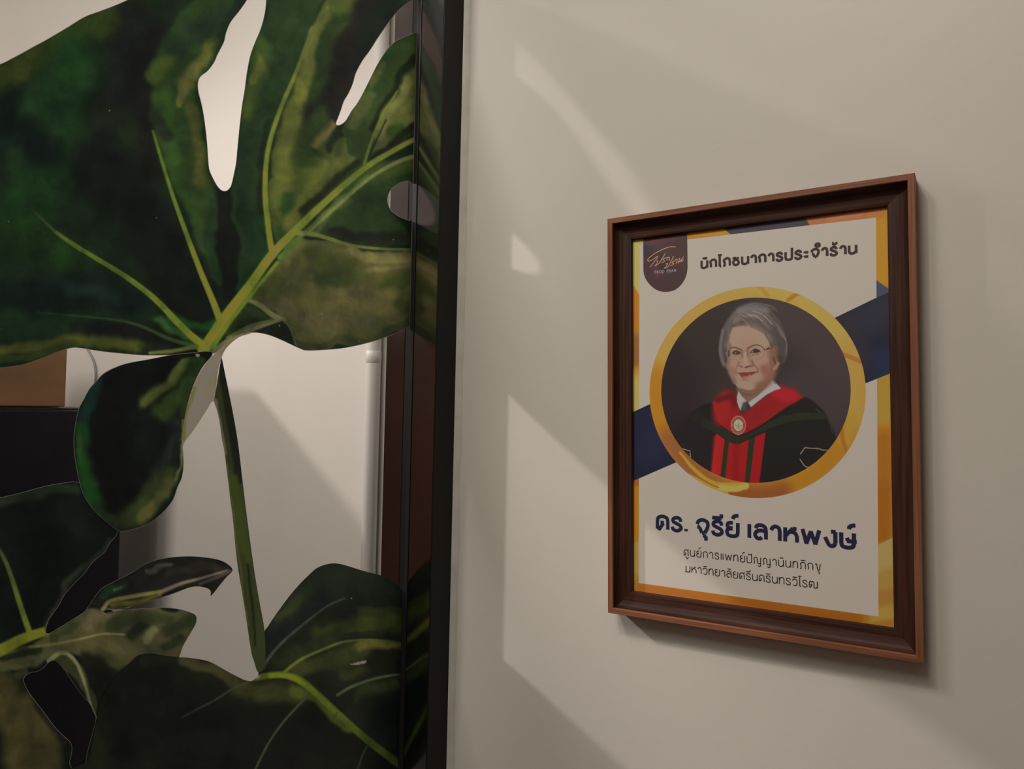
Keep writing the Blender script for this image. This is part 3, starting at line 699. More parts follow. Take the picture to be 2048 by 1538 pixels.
tube('hanging_hook', [loc2w(hc[0] - 0.006, PH_ / 2 - 0.001, D - 0.012), loc2w(hc[0] - 0.005, PH_ / 2 + 0.0022, D - 0.012), loc2w(hc[0] + 0.004, PH_ / 2 + 0.003, D - 0.012), loc2w(hc[0] + 0.005, PH_ / 2 - 0.001, D - 0.012)], 0.0011, M['steel'], pos, 8)
K_WALL = np.array([0.475, 0.41, 0.335])
def alb(c): return tuple(np.clip(srgb(c) / K_WALL, 0, 0.9))
HWP, HHP = PW_ / 2 - 0.0285, PH_ / 2 - 0.0285
sheet_o = mesh_obj('poster_sheet', loc2w(np.array([-HWP, HWP, HWP, -HWP]), np.array([-HHP, -HHP, HHP, HHP]), XP), [(0, 1, 2, 3)], plain('poster_paper', (0.90, 0.85, 0.765), 0.45, spec=0.35), pos)
sheet_o['_at'] = pos['_at']
def flat(name, polys, cols, layer, label=None, step=None, grad=None):
    V, Fc, I = [], [], []
    for p, c in zip(polys, cols):
        p = np.asarray(p, float)
        if grad is not None or step:
            vv, ff = cutout(p, step)
        else:
            vv, ff = p, [tuple(range(len(p)))]
        b = sum(len(x) for x in V)
        V.append(vv); Fc += [tuple(int(i) + b for i in g) for g in ff]
        I.append(grad(vv) if callable(grad) else np.tile(np.asarray(c, float), (len(vv), 1)))
    V = np.concatenate(V); I = np.concatenate(I)
    L = px2loc(V)
    L[:, 0] = np.clip(L[:, 0], -HWP, HWP); L[:, 1] = np.clip(L[:, 1], -HHP, HHP)
    o = mesh_obj(name, loc2w(L[:, 0], L[:, 1], XP - 0.00004 * layer), Fc, M_INK, sheet_o, ink=np.clip(srgb(I) / K_WALL, 0, 0.9))
    if label: o['label'] = label
    return o
M_INK = printed('poster_print', 0.45, 0.35)
# gold and navy border
def paint_border(P):
    k = Ink(P, (172, 112, 34))
    F_, S_ = k.fill, k.stroke
    F_([(1250, 470), (1300, 470), (1300, 500), (1280, 592), (1260, 562)], (190, 158, 84), 1.5)
    S_([(1270, 575), (1271, 640)], 30, (178, 108, 30), 40); F_([(1250, 470), (1300, 470), (1300, 500), (1282, 595), (1260, 560)], (190, 158, 84), 1.5)
    S_([(1271, 690), (1271, 712)], 22, (140, 88, 42), 24)
    S_([(1271, 770), (1271, 830)], 24, (186, 152, 82), 40)
    F_([(1255, 955), (1290, 950), (1290, 972), (1255, 978)], (150, 88, 40), 2)
    S_([(1271, 985), (1271, 1075)], 14, (170, 112, 26), 14)
    F_([(1255, 1092), (1290, 1078), (1290, 1150), (1255, 1160)], (162, 132, 66), 3)
    F_([(1255, 1150), (1290, 1150), (1300, 1195), (1255, 1195)], (166, 116, 40), 18)
    S_([(1290, 1178), (1380, 1192), (1460, 1204)], 18, (156, 92, 34), 40)
    S_([(1480, 1205), (1620, 1226), (1720, 1240)], 18, (148, 84, 22), 40)
    S_([(1745, 1245), (1790, 1250)], 20, (160, 106, 34), 20)
    F_([(1370, 470), (1380, 440), (1462, 440), (1466, 470)], (174, 118, 40), 2)
    F_([(1372, 472), (1372, 462), (1470, 448), (1470, 470)], (180, 122, 32), 3)
    F_([(1448, 458), (1454, 448), (1470, 446), (1610, 425), (1622, 452), (1465, 472)], (62, 54, 58), 1.5, crisp=True)
    F_([(1607, 428), (1760, 410), (1760, 440), (1620, 452)], (164, 98, 56), 2)
    S_([(1660, 436), (1720, 426)], 8, (172, 106, 62), 8)
    S_([(1760, 450), (1762, 520), (1764, 560)], 16, (184, 122, 30), 20)
    S_([(1762, 428), (1740, 430)], 8, (170, 104, 46), 10)
    F_([(1740, 551), (1795, 590), (1795, 600), (1740, 600)], (66, 70, 82), 1.5, crisp=True)
    F_([(1740, 740), (1800, 740), (1800, 850), (1740, 850)], (166, 126, 46), 20)
    S_([(1766, 880), (1766, 960)], 18, (158, 96, 26), 30)
    S_([(1766, 980), (1766, 1075)], 18, (152, 88, 24), 30)
    F_([(1740, 1097), (1800, 1068), (1800, 1180), (1740, 1190)], (166, 138, 76), 2)
    F_([(1740, 1150), (1800, 1130), (1800, 1200), (1740, 1200)], (160, 124, 54), 20)
    F_([(1740, 1185), (1800, 1175), (1800, 1230), (1740, 1240)], (156, 110, 48), 14)
    F_([(1740, 1218), (1800, 1205), (1800, 1235), (1740, 1245)], (166, 130, 52), 14)
    return k.C
e = px2loc([(1278.5, 490), (1752, 435), (1757, 1233), (1277.5, 1166)])
ring4 = [(1252, 474), (1782, 404), (1792, 1268), (1254, 1192)]
hole4 = [(1278.5, 490), (1752, 435), (1757, 1233), (1277.5, 1166)]
strips = [[ring4[0], ring4[1], hole4[1], hole4[0]], [ring4[1], ring4[2], hole4[2], hole4[1]], [ring4[2], ring4[3], hole4[3], hole4[2]], [ring4[3], ring4[0], hole4[0], hole4[3]]]
flat('gold_border', strips, [None] * 4, 1, 'gold and amber printed border', 2.0, paint_border)
def paint_navy(P):
    k = Ink(P, (31, 33, 46))
    k.stroke([(1690, 650), (1720, 720)], 30, (44, 40, 46), 40)
    k.stroke([(1768, 620), (1740, 640)], 30, (44, 42, 50), 40)
    k.stroke([(1770, 720), (1772, 760)], 22, (33, 42, 62), 34)
    k.stroke([(1330, 830), (1300, 900)], 30, (36, 38, 54), 40)
    return k.C
flat('navy_band', [[(1640, 650), (1753.6, 595), (1795, 577), (1795, 741), (1755, 757), (1640, 803)]], [None], 2, 'dark navy diagonal band right of the portrait', 3.0, paint_navy)
flat('navy_band', [[(1250, 831), (1263.9, 825), (1304.9, 806), (1400, 762), (1400, 904), (1353.6, 924), (1263.9, 963), (1250, 969)]], [None], 2, 'dark navy diagonal band left of the portrait', 3.0, paint_navy)
# gold ring and round portrait: circles on the paper
def circ(pts):
    l = px2loc(pts); A = np.concatenate([2 * l, np.ones((len(l), 1))], 1)
    s = np.linalg.lstsq(A, (l ** 2).sum(1), rcond=None)[0]
    return s[:2], math.sqrt(s[2] + s[0] ** 2 + s[1] ** 2)
co, ro = circ([(1304.8, 794.6), (1316.6, 724.4), (1345.8, 658), (1394.6, 597.6), (1624.9, 591.7), (1673.6, 634.6), (1706.8, 697), (1722.4, 755.6), (1724, 785), (1353.6, 923.9), (1394.6, 961), (1449, 991), (1515.5, 1002), (1597.5, 986.3), (1662, 939.5), (1708.7, 865.4)])
ci, ri = circ([(1400.4, 626.8), (1355.6, 681.4), (1334, 734), (1329.2, 794.6), (1501.9, 588.2), (1583.9, 601.5), (1642.4, 646.3), (1681.4, 706.8), (1693.5, 775), (1683.4, 843.4), (1669.7, 875), (1617, 937.5), (1558.5, 964.9), (1511.7, 973.6), (1421.9, 947.3), (1367.3, 898.5)])
def loc2px(l):
    p = loc2w(l[:, 0], l[:, 1], XP) @ RW.T
    return np.stack([CX + FPX * p[:, 0] / p[:, 2], CY - FPX * p[:, 1] / p[:, 2]], 1)
th = np.linspace(0, 2 * math.pi, 160, endpoint=False)
cpx = lambda c, r: loc2px(np.stack([c[0] + r * np.cos(th), c[1] + r * np.sin(th)], 1))
OUT, INN = cpx(co, ro), cpx(ci, ri)
def paint_ring(P):
    k = Ink(P, (178, 126, 44))
    S = k.stroke
    S([(1330, 700), (1400, 610), (1500, 570)], 34, (182, 138, 62), 50)
    S([(1312, 760), (1315, 830), (1335, 880)], 24, (172, 112, 30), 50)
    S([(1540, 570), (1620, 605), (1690, 690)], 30, (188, 146, 66), 50)
    S([(1700, 700), (1712, 780), (1700, 860)], 24, (174, 136, 62), 50)
    S([(1690, 880), (1640, 940), (1580, 975)], 26, (168, 112, 28), 50)
    S([(1700, 840), (1690, 880)], 14, (170, 130, 44), 20)
    S([(1340, 880), (1380, 930), (1420, 965)], 24, (146, 88, 44), 40)
    S([(1450, 985), (1520, 990), (1560, 985)], 22, (140, 78, 34), 40)
    S([(1470, 575), (1500, 563), (1530, 574)], 6, (190, 150, 80), 14)
    S([(1490, 562), (1520, 574), (1535, 592)], 4, (174, 126, 48), 4)
    S([(1576, 600), (1595, 588), (1612, 584), (1628, 592)], 4, (164, 108, 36), 2.5, crisp=True)
    S([(1684, 708), (1700, 714), (1722, 723)], 4.5, (164, 106, 40), 2.5, crisp=True)
    S([(1683, 855), (1686, 880), (1694, 905)], 4, (160, 100, 34), 4)
    S([(1360, 905), (1390, 940), (1430, 968), (1490, 972)], (2, 7), (186, 138, 44), 3, crisp=True)
    S([(1378, 952), (1410, 968), (1450, 985)], (4, 7), (184, 138, 52), 3, crisp=True)
    S([(1440, 975), (1470, 978), (1492, 972)], 6, (196, 156, 76), 4, crisp=True)
    S([(1398, 955), (1420, 968), (1437, 975)], 1.2, (136, 84, 24), 2, crisp=True)
    return k.C
flat('gold_ring', [OUT], [None], 3, 'gold ring round the portrait', 1.8, paint_ring)
c6 = lambda L: [(1350 + a / 6.0235, 760 + b / 6.0235) for a, b in L]
c4 = lambda L: [(1420 + a / 7.689, 590 + b / 7.689) for a, b in L]
HAIR = [(1459, 633), (1467, 626), (1474.6, 620), (1485, 614), (1500, 609.5), (1518, 609.5), (1532, 614), (1545, 624), (1558, 639), (1567, 658), (1573, 678), (1575.5, 694), (1574, 714), (1568, 725), (1558, 730), (1549, 742), (1546, 750), (1530, 700), (1500, 680),
        (1470, 690), (1459, 720), (1457, 738), (1452, 738), (1445, 731), (1439.5, 718), (1437, 700), (1438, 684), (1442, 663), (1449, 647)]
FACE = [(1465.5, 655), (1460.5, 670), (1458, 687.5), (1457.3, 707), (1456, 720), (1457, 736), (1460.5, 750), (1467, 764), (1475, 774.5), (1485, 780.5), (1500, 782), (1516, 777), (1530.5, 768.5), (1541, 758), (1546, 746), (1549, 737),
        (1555, 730), (1557.5, 727), (1553, 720), (1546, 708), (1543, 696), (1538, 686), (1531, 674), (1521.5, 665), (1511, 657.5), (1498, 653), (1482, 652)]
def paint_portrait(P):
    k = Ink(P, (56, 46, 42))
    S, F_ = k.stroke, k.fill
    S([(1350, 720), (1350, 850), (1420, 920)], 60, (44, 36, 34), 90)
    S([(1380, 640), (1430, 700)], 40, (52, 43, 36), 60)
    S([(1560, 620), (1640, 680), (1680, 780)], 50, (68, 55, 52), 80)
    S([(1600, 780), (1650, 830)], 40, (64, 54, 52), 60)
    # gown
    F_(c6([(450, 270), (300, 310), (200, 400), (60, 560), (-60, 700), (300, 1400), (1500, 1400), (2000, 900), (1930, 660), (1870, 500), (1790, 370), (1650, 240), (1550, 200), (900, 420)]), (30, 28, 25), 5)
    F_(c6([(-100, 500), (200, 430), (420, 500), (520, 700), (460, 1200), (100, 1200)]), (38, 31, 30), 40, 0.8)
    S(c6([(1700, 350), (1850, 480), (1900, 640)]), 1.2, (62, 56, 52), 3)
    F_(c6([(330, 450), (420, 490), (520, 540), (620, 610), (700, 655), (790, 680), (900, 640), (1100, 525), (1300, 430), (1500, 395), (1780, 395), (1860, 470), (1800, 470), (1500, 485), (1300, 520), (1100, 600), (900, 690), (740, 785), (600, 705), (480, 630), (330, 560)]), (40, 42, 28), 3)
    S(c6([(340, 500), (250, 450)]), 10, (40, 38, 28), 14, 0.6)
    for pts, c in (([(500, 645), (600, 715), (545, 1195), (430, 1150)], (162, 32, 30)), ([(650, 742), (740, 785), (890, 718), (832, 1330), (590, 1250)], (150, 28, 28)), ([(965, 682), (1092, 628), (1005, 1320), (888, 1320)], (150, 26, 28)),
                   ([(602, 715), (650, 740), (596, 1260), (545, 1200)], (40, 46, 26)), ([(892, 715), (962, 682), (886, 1330), (832, 1330)], (42, 46, 30))):
        F_(c6(pts), c, 1.6)
    S(c6([(740, 800), (725, 1250)]), 6, (132, 26, 24), 9, 0.8)
    S(c6([(500, 700), (470, 1100)]), 6, (174, 36, 34), 8, 0.7)
    # hood
    F_(c6([(448, 270), (560, 225), (690, 185), (745, 225), (760, 300), (785, 395), (830, 410), (930, 330), (1020, 250), (1150, 160), (1290, 100), (1420, 130), (1560, 205), (1400, 290), (1250, 390), (1100, 500), (950, 590), (870, 630), (770, 665), (690, 640), (600, 580), (530, 520), (490, 420)]), (142, 28, 28), 2)
    S(c6([(620, 230), (560, 330), (560, 450)]), 16, (152, 32, 32), 20)
    S(c6([(700, 200), (730, 280)]), 9, (112, 24, 24), 12)
    S(c6([(520, 240), (660, 195)]), 6, (96, 28, 26), 8)
    S(c6([(1250, 150), (1400, 190)]), 14, (164, 30, 36), 18)
    S(c6([(1100, 300), (950, 430)]), 14, (134, 28, 28), 20)
    # hair behind, neck, collar
    F_(HAIR, (84, 72, 64), 2.5)
    F_(c6([(755, 60), (765, 140), (800, 200), (870, 260), (900, 262), (1010, 170), (1130, 60), (1180, -20), (1000, -60)]), (126, 92, 74), 2)
    S(c6([(780, 110), (860, 150), (960, 130), (1080, 50)]), 7, (110, 78, 62), 9)
    F_(c6([(765, 128), (745, 200), (748, 260), (765, 320), (790, 372), (835, 275), (868, 262), (800, 190)]), (166, 156, 144), 1.6)
    F_(c6([(1165, -5), (1195, 20), (1240, 60), (1278, 102), (1200, 125), (1100, 180), (985, 270), (915, 330), (880, 272), (1000, 185), (1090, 100)]), (166, 158, 148), 1.6)
    S(c6([(1195, 20), (1210, 40)]), 2, (116, 106, 92), 2)
    F_(c6([(858, 262), (885, 285), (912, 328), (865, 375), (820, 405), (792, 398), (795, 345), (820, 292)]), (58, 52, 50), 2)
    S(c6([(840, 290), (830, 350)]), 4, (74, 66, 62), 6)
    # medal
    a = np.linspace(0, 2 * math.pi, 40, endpoint=False)
    el = lambda rx, ry: c6(np.stack([763 + rx * np.cos(a), 545 + ry * np.sin(a)], 1))
    F_(el(90, 114), (170, 140, 112), 1.2); F_(el(82, 104), (146, 44, 40), 1.2); F_(el(72, 92), (166, 112, 92), 1.0); F_(el(67, 86), (142, 40, 36), 1.0)
    F_(el(56, 72), (176, 158, 124), 1.2)
    S(c6([(728, 540), (755, 555), (800, 550)]), 1.0, (118, 124, 84), 1.2); S(c6([(768, 510), (768, 585)]), 1.0, (122, 124, 88), 1.2); S(c6([(740, 580), (795, 582)]), 0.8, (128, 128, 92), 1.2)
    # braid outlines on the sleeves
    for l in ([(1835, 842), (1790, 848), (1740, 828), (1565, 816), (1512, 890)], [(1505, 955), (1560, 1035), (1600, 1050), (1650, 1052)], [(95, 828), (185, 858)], [(182, 880), (187, 925)]):
        S(c6(l), 0.75, (158, 140, 116), 0.9, smooth=False)
    # hair volume
    for p, r, c in (([(1470, 628), (1455, 660), (1448, 700), (1452, 728)], 6, (96, 84, 76)), ([(1446, 660), (1441, 700), (1447, 728)], 3, (104, 94, 88)), ([(1456, 675), (1452, 700)], 4, (66, 52, 46)),
                    ([(1480, 622), (1505, 615), (1530, 622)], 8, (116, 106, 96)), ([(1470, 640), (1490, 630), (1512, 632)], 7, (116, 104, 92)), ([(1530, 640), (1548, 662), (1556, 700)], 12, (82, 74, 66)),
                    ([(1555, 660), (1564, 690), (1560, 720)], 8, (70, 60, 52)), ([(1537, 680), (1546, 700), (1556, 715)], 6, (64, 54, 44)), ([(1567, 665), (1573, 690), (1572, 708)], 1.2, (104, 96, 92)),
                    ([(1455, 712), (1452, 722)], 3, (56, 42, 38)), ([(1552, 738), (1548, 748)], 3, (50, 38, 32))):
        S(p, r, c, r * 1.4)
    for i in range(46):                            # brushed strands
        t = i / 45.0; n = math.sin(i * 12.9) * 0.5 + 0.5
        x0 = 1476 + 62 * t; y0 = 612 + 14 * abs(t - 0.45) * 2 + 6 * n
        S([(x0 - 4, y0 + 4), (x0 + 10 + 8 * t, y0 + 10 + 6 * n), (x0 + 20 + 16 * t, y0 + 26 + 22 * t)], 0.6 + 0.7 * n, (128, 116, 104) if i % 3 else (72, 62, 54), 1.6, 0.25 + 0.25 * n)
    for i in range(16):
        t = i / 15.0
        S([(1468 - 8 * t, 636 + 10 * t), (1455 - 8 * t, 665 + 12 * t), (1450 - 8 * t, 700 + 10 * t)], 0.7, (120, 110, 102) if i % 2 else (64, 54, 48), 1.2, 0.5)
    for i in range(16):
        t = i / 15.0
        S([(1534 + 20 * t, 636 + 12 * t), (1546 + 18 * t, 672 + 8 * t), (1552 + 20 * t, 712 - 2 * t)], 1.0, (104, 94, 84) if i % 2 else (62, 52, 46), 2.0, 0.3)
    for i in range(14):
        t = i / 13.0
        S([(1478 + 50 * t, 617 - 5 * math.sin(math.pi * t)), (1488 + 54 * t, 611 - 5 * math.sin(math.pi * t)), (1500 + 54 * t, 614 + 8 * t)], 0.9, (112, 102, 94) if i % 2 else (92, 82, 76), 1.6, 0.6)
    S([(1452, 664), (1447, 690), (1449, 715)], 2.0, (70, 58, 52), 6, 0.7); S([(1460, 664), (1456, 682), (1455, 700)], 1.8, (66, 52, 46), 6, 0.7)
    S([(1543, 690), (1550, 708), (1558, 722)], 3.4, (60, 50, 42), 4); S([(1506, 622), (1526, 630), (1544, 648)], 1.4, (140, 128, 116), 2, 0.8); S([(1496, 630), (1512, 632), (1524, 642)], 1.4, (146, 132, 120), 2, 0.8)
    # face
    F_(FACE, (160, 126, 102), 2.2)
    S([(1466, 690), (1475, 668), (1510, 664), (1530, 682)], 12, (160, 132, 106), 20)
    S([(1459, 690), (1458, 735), (1470, 764)], 4, (134, 100, 82), 8)
    S([(1545, 700), (1546, 735), (1535, 762), (1512, 777)], 9, (130, 88, 68), 14)
    S([(1528, 735), (1532, 745)], 9, (140, 92, 74), 14)
    S([(1462, 735), (1466, 745)], 6, (146, 104, 86), 9)
    S([(1468, 728), (1474, 722)], 7, (160, 124, 100), 10)
    S([(1515, 725), (1526, 722)], 7, (162, 122, 100), 10)
    S([(1490, 770), (1500, 774)], 10, (160, 130, 108), 14)
    S([(1478, 778), (1500, 783), (1525, 774), (1543, 757)], 2.5, (124, 86, 68), 4)
    S([(1487, 705), (1491, 722), (1493, 729)], 4, (168, 134, 110), 6)
    S([(1484, 700), (1484, 715)], 3, (146, 114, 90), 4)
    S([(1497, 700), (1498, 715), (1504, 726)], 3, (146, 112, 90), 5)
    S([(1478, 724), (1476, 731)], 2, (132, 98, 78), 3); S([(1504, 722), (1507, 730), (1503, 733)], 1.6, (122, 86, 66), 3)
    S([(1480.5, 732.5), (1484, 734)], 1.3, (104, 66, 48), 2); S([(1491, 735), (1496, 733.4), (1500, 732)], 1.5, (98, 60, 42), 2)
    S([(1474, 732), (1471, 742), (1473, 748)], 1.3, (136, 100, 82), 3); S([(1509, 731), (1515, 738), (1516, 744)], 1.5, (134, 94, 76), 3)
    S([(1556, 727), (1552, 735), (1548, 738)], 3, (150, 110, 94), 3); S([(1547, 715), (1551, 727)], 2, (102, 62, 50), 3)
    # brows, eyes, glasses
    S([(1460.5, 696.5), (1466, 694.6), (1474, 696), (1482, 700)], (1.2, 1.6), (104, 76, 52), 1.6); S([(1495.5, 697), (1503, 692.5), (1512, 690), (1520, 691.5), (1527, 696)], (1.7, 0.9), (104, 76, 58), 1.6)
    F_([(1464.5, 706), (1468, 702.5), (1474, 701.5), (1480, 705), (1481.5, 708), (1475, 709.5), (1467, 709)], (82, 50, 38), 1.4)
    S([(1470, 706.5), (1472, 705)], 1.0, (146, 112, 98), 1.2)
    F_([(1501, 706), (1505, 701), (1511, 698.4), (1517, 700), (1520, 704), (1513, 706), (1506, 706)], (70, 44, 34), 1.4)
    S([(1504.5, 703.8), (1506, 703)], 0.9, (148, 124, 108), 1.0)
    S([(1500, 707), (1505, 700.5), (1511, 698), (1518, 700.5), (1521, 704)], 0.7, (50, 32, 24), 0.9)
    S([(1464, 707), (1468, 702.5), (1474, 701), (1481, 705)], 0.7, (58, 36, 26), 0.9)
    S([(1466, 712), (1476, 712.5)], 1.5, (150, 116, 92), 2.5); S([(1503, 710), (1516, 708)], 2, (140, 104, 82), 3)
    S([(1458, 697), (1459, 706), (1462, 716), (1472, 719), (1482, 716), (1484.5, 705)], 0.45, (140, 112, 86), 0.9, 0.8); S([(1484.5, 702), (1484, 713)], 0.8, (110, 82, 52), 1.3)
    S([(1494.5, 700), (1495.5, 712)], 0.9, (114, 82, 54), 1.4); S([(1495, 711), (1503, 719), (1516, 719), (1526, 713), (1529, 702)], 0.45, (138, 104, 80), 0.9, 0.8)
    S([(1484.5, 703), (1489.5, 700.5), (1494.5, 702)], 0.6, (132, 104, 72), 1)
    S([(1528, 698), (1530, 701)], 1.0, (64, 40, 30), 1.2); S([(1533, 699), (1538, 696), (1542, 696.5)], 1.2, (52, 34, 26), 1.2); S([(1539.6, 695), (1540.2, 695.6)], 0.6, (190, 176, 160), 0.6)
    S([(1452, 704), (1455, 712), (1456.5, 718)], 0.7, (126, 112, 104), 1.0); S([(1458, 701), (1457.5, 712)], 1.2, (52, 38, 32), 1.6)
    # mouth
    F_([(1477, 747), (1484, 745.5), (1491, 745), (1499, 744.5), (1507, 744), (1513, 744.5), (1506, 749), (1499, 753), (1493, 756), (1487, 757), (1482, 753)], (128, 56, 46), 1.6)
    S([(1476.5, 746.5), (1486, 746.2), (1498, 745.4), (1513.5, 744)], 0.9, (96, 46, 34), 1.3)
    S([(1488, 754), (1494, 754.5), (1500, 751)], 1.8, (164, 104, 90), 2.4)
    S([(1484, 759.5), (1496, 760)], 1.6, (142, 108, 88), 3)
    S([(1513, 744), (1515, 743)], 1.0, (108, 70, 54), 1.6); S([(1477, 746.5), (1475, 746)], 1.0, (116, 76, 60), 1.6)
    # fringe over the forehead
    for i in range(13):
        t = i / 12.0
        S([(1484 + 26 * t, 634 + 3 * t), (1496 + 28 * t, 644 + 6 * t), (1503 + 30 * t, 655 + 14 * t)], 0.9, (110, 98, 86) if i % 2 else (78, 66, 56), 1.8, 0.5)
    S([(1531, 668), (1539, 682), (1544, 694)], 1.8, (88, 72, 58), 5, 0.7)
    return k.C
flat('portrait', [INN], [None], 4, 'round portrait of a person with short grey hair, glasses and a black and red gown', 1.25, paint_portrait)
# shop badge
cb = lambda L: [(1280 + a / 11.83, 460 + b / 11.83) for a, b in L]
BADGE = cb([(78, 60), (1116, 60), (1122, 500), (1126, 880)]) + list(crom(cb([(1126, 900), (1100, 1060), (1040, 1200), (940, 1330), (800, 1430), (600, 1465), (420, 1430), (280, 1340), (160, 1200), (100, 1070), (80, 960)]), 4)) + cb([(78, 600)])
def paint_badge(P):
    k = Ink(P, (70, 48, 46))
    k.stroke(cb([(120, 250), (400, 230), (800, 180)]), 5, (88, 50, 48), 14); k.stroke(cb([(140, 500), (400, 600), (560, 850)]), 12, (58, 46, 44), 20)
    k.stroke(cb([(360, 880), (420, 1100)]), 4, (86, 50, 56), 8); k.stroke(cb([(1060, 300), (1070, 900)]), 8, (72, 52, 46), 14)
    return k.C
flat('shop_badge', [BADGE], [None], 3.2, 'dark maroon shop badge hanging from the top border', 1.8, paint_badge)

# ---- lettering: every glyph is drawn with pen strokes (x-height 1, baseline 0)
def arc(*p): return ('c', p)
def lin(*p): return ('l', p)
G = {
 'น': (.62, [lin((0, 1), (0, .30)), arc((0, .32), (.04, .12), (.22, 0), (.45, .06), (.60, .26)), lin((.62, 1), (.62, 0))]),
 'ก': (.62, [lin((.07, 0), (.07, .52)), arc((.07, .50), (.0, .66), (.08, .86), (.32, 1), (.56, .88), (.62, .62)), lin((.62, .64), (.62, 0))]),
 'โ': (.14, [lin((-.14, 1.50), (.28, 1.50)), lin((.06, 1.50), (.06, 0)), lin((.06, .02), (.22, .02))]),
 'ภ': (.66, [lin((-.04, .02), (.14, .02)), lin((.12, 0), (.12, .52)), arc((.12, .50), (.03, .66), (.11, .86), (.36, 1), (.60, .88), (.66, .62)), lin((.66, .64), (.66, 0))]),
 'ช': (.62, [arc((.0, .80), (.10, .93), (.26, .88), (.28, .74), (.10, .56), (.03, .34), (.12, .08), (.34, 0), (.56, .12), (.58, .38), (.46, .60), (.34, .70)), lin((.38, .68), (.58, .98))]),
 'า': (.46, [arc((0, .70), (.06, .88), (.22, 1), (.40, .90), (.46, .64)), lin((.46, .66), (.46, 0))]),
 'ร': (.54, [arc((.52, .70), (.46, .92), (.26, 1), (.06, .88), (.05, .68), (.26, .54), (.46, .42), (.54, .22), (.40, .03), (.20, .0), (.04, .10), (.0, .28))]),
 'ป': (.62, [lin((0, 1), (0, .30)), arc((0, .32), (.06, .08), (.31, 0), (.56, .08), (.62, .32)), lin((.62, .30), (.62, 1.46))]),
 'ะ': (.34, [lin((.0, .84), (.02, .70)), lin((0, .70), (.36, .70)), lin((.0, .32), (.02, .18)), lin((0, .18), (.36, .18))]),
 'จ': (.64, [arc((0, .64), (.08, .88), (.32, 1), (.58, .88), (.64, .62), (.58, .34), (.44, .02)), lin((.44, .02), (.28, .02)), lin((.28, .02), (.14, .42)), lin((.18, .44), (.0, .44))]),
 'ด': (.66, [lin((0, 0), (0, .60)), arc((0, .58), (.06, .88), (.33, 1), (.60, .88), (.66, .58)), lin((.66, .60), (.66, 0)), lin((.02, .04), (.14, .02), (.38, .48)), lin((.42, .52), (.20, .52))]),
 'ย': (.62, [arc((.34, .98), (.12, .96), (.02, .82), (.08, .64), (.32, .58)), arc((.32, .56), (.06, .50), (.0, .28), (.08, .06), (.32, 0), (.56, .08), (.62, .32)), lin((.62, .30), (.62, 1))]),
 'เ': (.06, [lin((0.03, 1), (0.03, 0))]),
 'แ': (.30, [lin((0.02, 1), (0.02, 0)), lin((.30, 1), (.30, 0))]),
 'ล': (.60, [arc((.04, .74), (.12, .94), (.32, 1), (.54, .88), (.60, .62)), lin((.60, .64), (.60, 0)), arc((.58, .54), (.36, .62), (.12, .54), (.0, .30), (.10, .06), (.26, .02), (.38, .12))]),
 'ห': (.62, [lin((0, 1), (0, 0)), lin((.02, .42), (.42, .98)), lin((.40, .96), (.60, .94)), arc((.26, .72), (.50, .66), (.62, .44)), lin((.62, .46), (.62, 0))]),
 'พ': (.86, [lin((0, 1), (.20, .02), (.43, .86), (.66, .02), (.86, 1))]),
 'ง': (.52, [lin((0, .58), (.20, .06)), arc((.18, .10), (.30, 0), (.44, .04), (.52, .24)), lin((.52, .22), (.52, .98)), lin((.54, .98), (.30, .98))]),
 'ษ': (.66, [lin((0, 1), (0, .30)), arc((0, .32), (.06, .08), (.31, 0), (.56, .08), (.62, .32)), lin((.62, .30), (.62, 1)), lin((.28, .66), (.34, .46)), lin((.28, .44), (.76, .44))]),
 'ศ': (.62, [lin((0, .0), (0, .56)), arc((0, .54), (.06, .84), (.30, .96), (.52, .86), (.60, .56)), lin((.60, .58), (.60, 0)), lin((.46, .88), (.68, 1.08)), lin((.02, .06), (.18, .12), (.28, .42)), lin((.30, .44), (.16, .46))]),
 'ท': (.58, [lin((0, 1), (0, 0)), arc((.02, .56), (.12, .88), (.34, 1), (.52, .90), (.58, .64)), lin((.58, .66), (.58, 0))]),
 'ญ': (.94, [lin((-.04, .02), (.08, .02)), lin((.08, 0), (.08, .52)), arc((.08, .50), (.0, .66), (.06, .86), (.26, 1), (.42, .88), (.46, .62)), lin((.46, .64), (.46, .24)), arc((.46, .26), (.54, .06), (.72, .02), (.88, .14)), lin((.90, 1), (.90, -.16)), arc((.90, -.14), (.84, -.36), (.66, -.38), (.54, -.26))]),
 'ข': (.60, [arc((.0, .84), (.06, .96), (.18, .90), (.20, .68), (.24, .30)), lin((.24, .34), (.30, .02)), lin((.30, .02), (.46, .02)), lin((.46, .02), (.62, 1))]),
 'ม': (.62, [lin((.06, 1), (.06, .02)), lin((-.06, .03), (.08, .03)), arc((.06, .18), (.22, .04), (.44, .06), (.62, .22)), lin((.62, 1), (.62, 0))]),
 'ว': (.56, [arc((0, .72), (.08, .92), (.28, 1), (.50, .86), (.56, .52), (.48, .14), (.26, 0), (.06, .12))]),
 'ค': (.62, [lin((0, 0), (0, .58)), arc((0, .56), (.06, .86), (.31, 1), (.56, .86), (.62, .56)), lin((.62, .58), (.62, 0)), lin((.02, .06), (.18, .14), (.30, .46)), lin((.32, .48), (.16, .50))]),
 'ฒ': (1.0, [arc((.16, .40), (.24, .52), (.30, .40), (.18, .12), (.04, .10), (.0, .40), (.02, .74), (.14, .98), (.28, .86), (.42, .98), (.56, .74), (.58, .30)), lin((.58, .32), (.58, .0)), arc((.58, .14), (.70, .02), (.84, .04), (.98, .20)), lin((.98, 1), (.98, 0))]),
 '.': (.08, [lin((0.02, .02), (.02, .20))]),
 ' ': (.10, []),
}
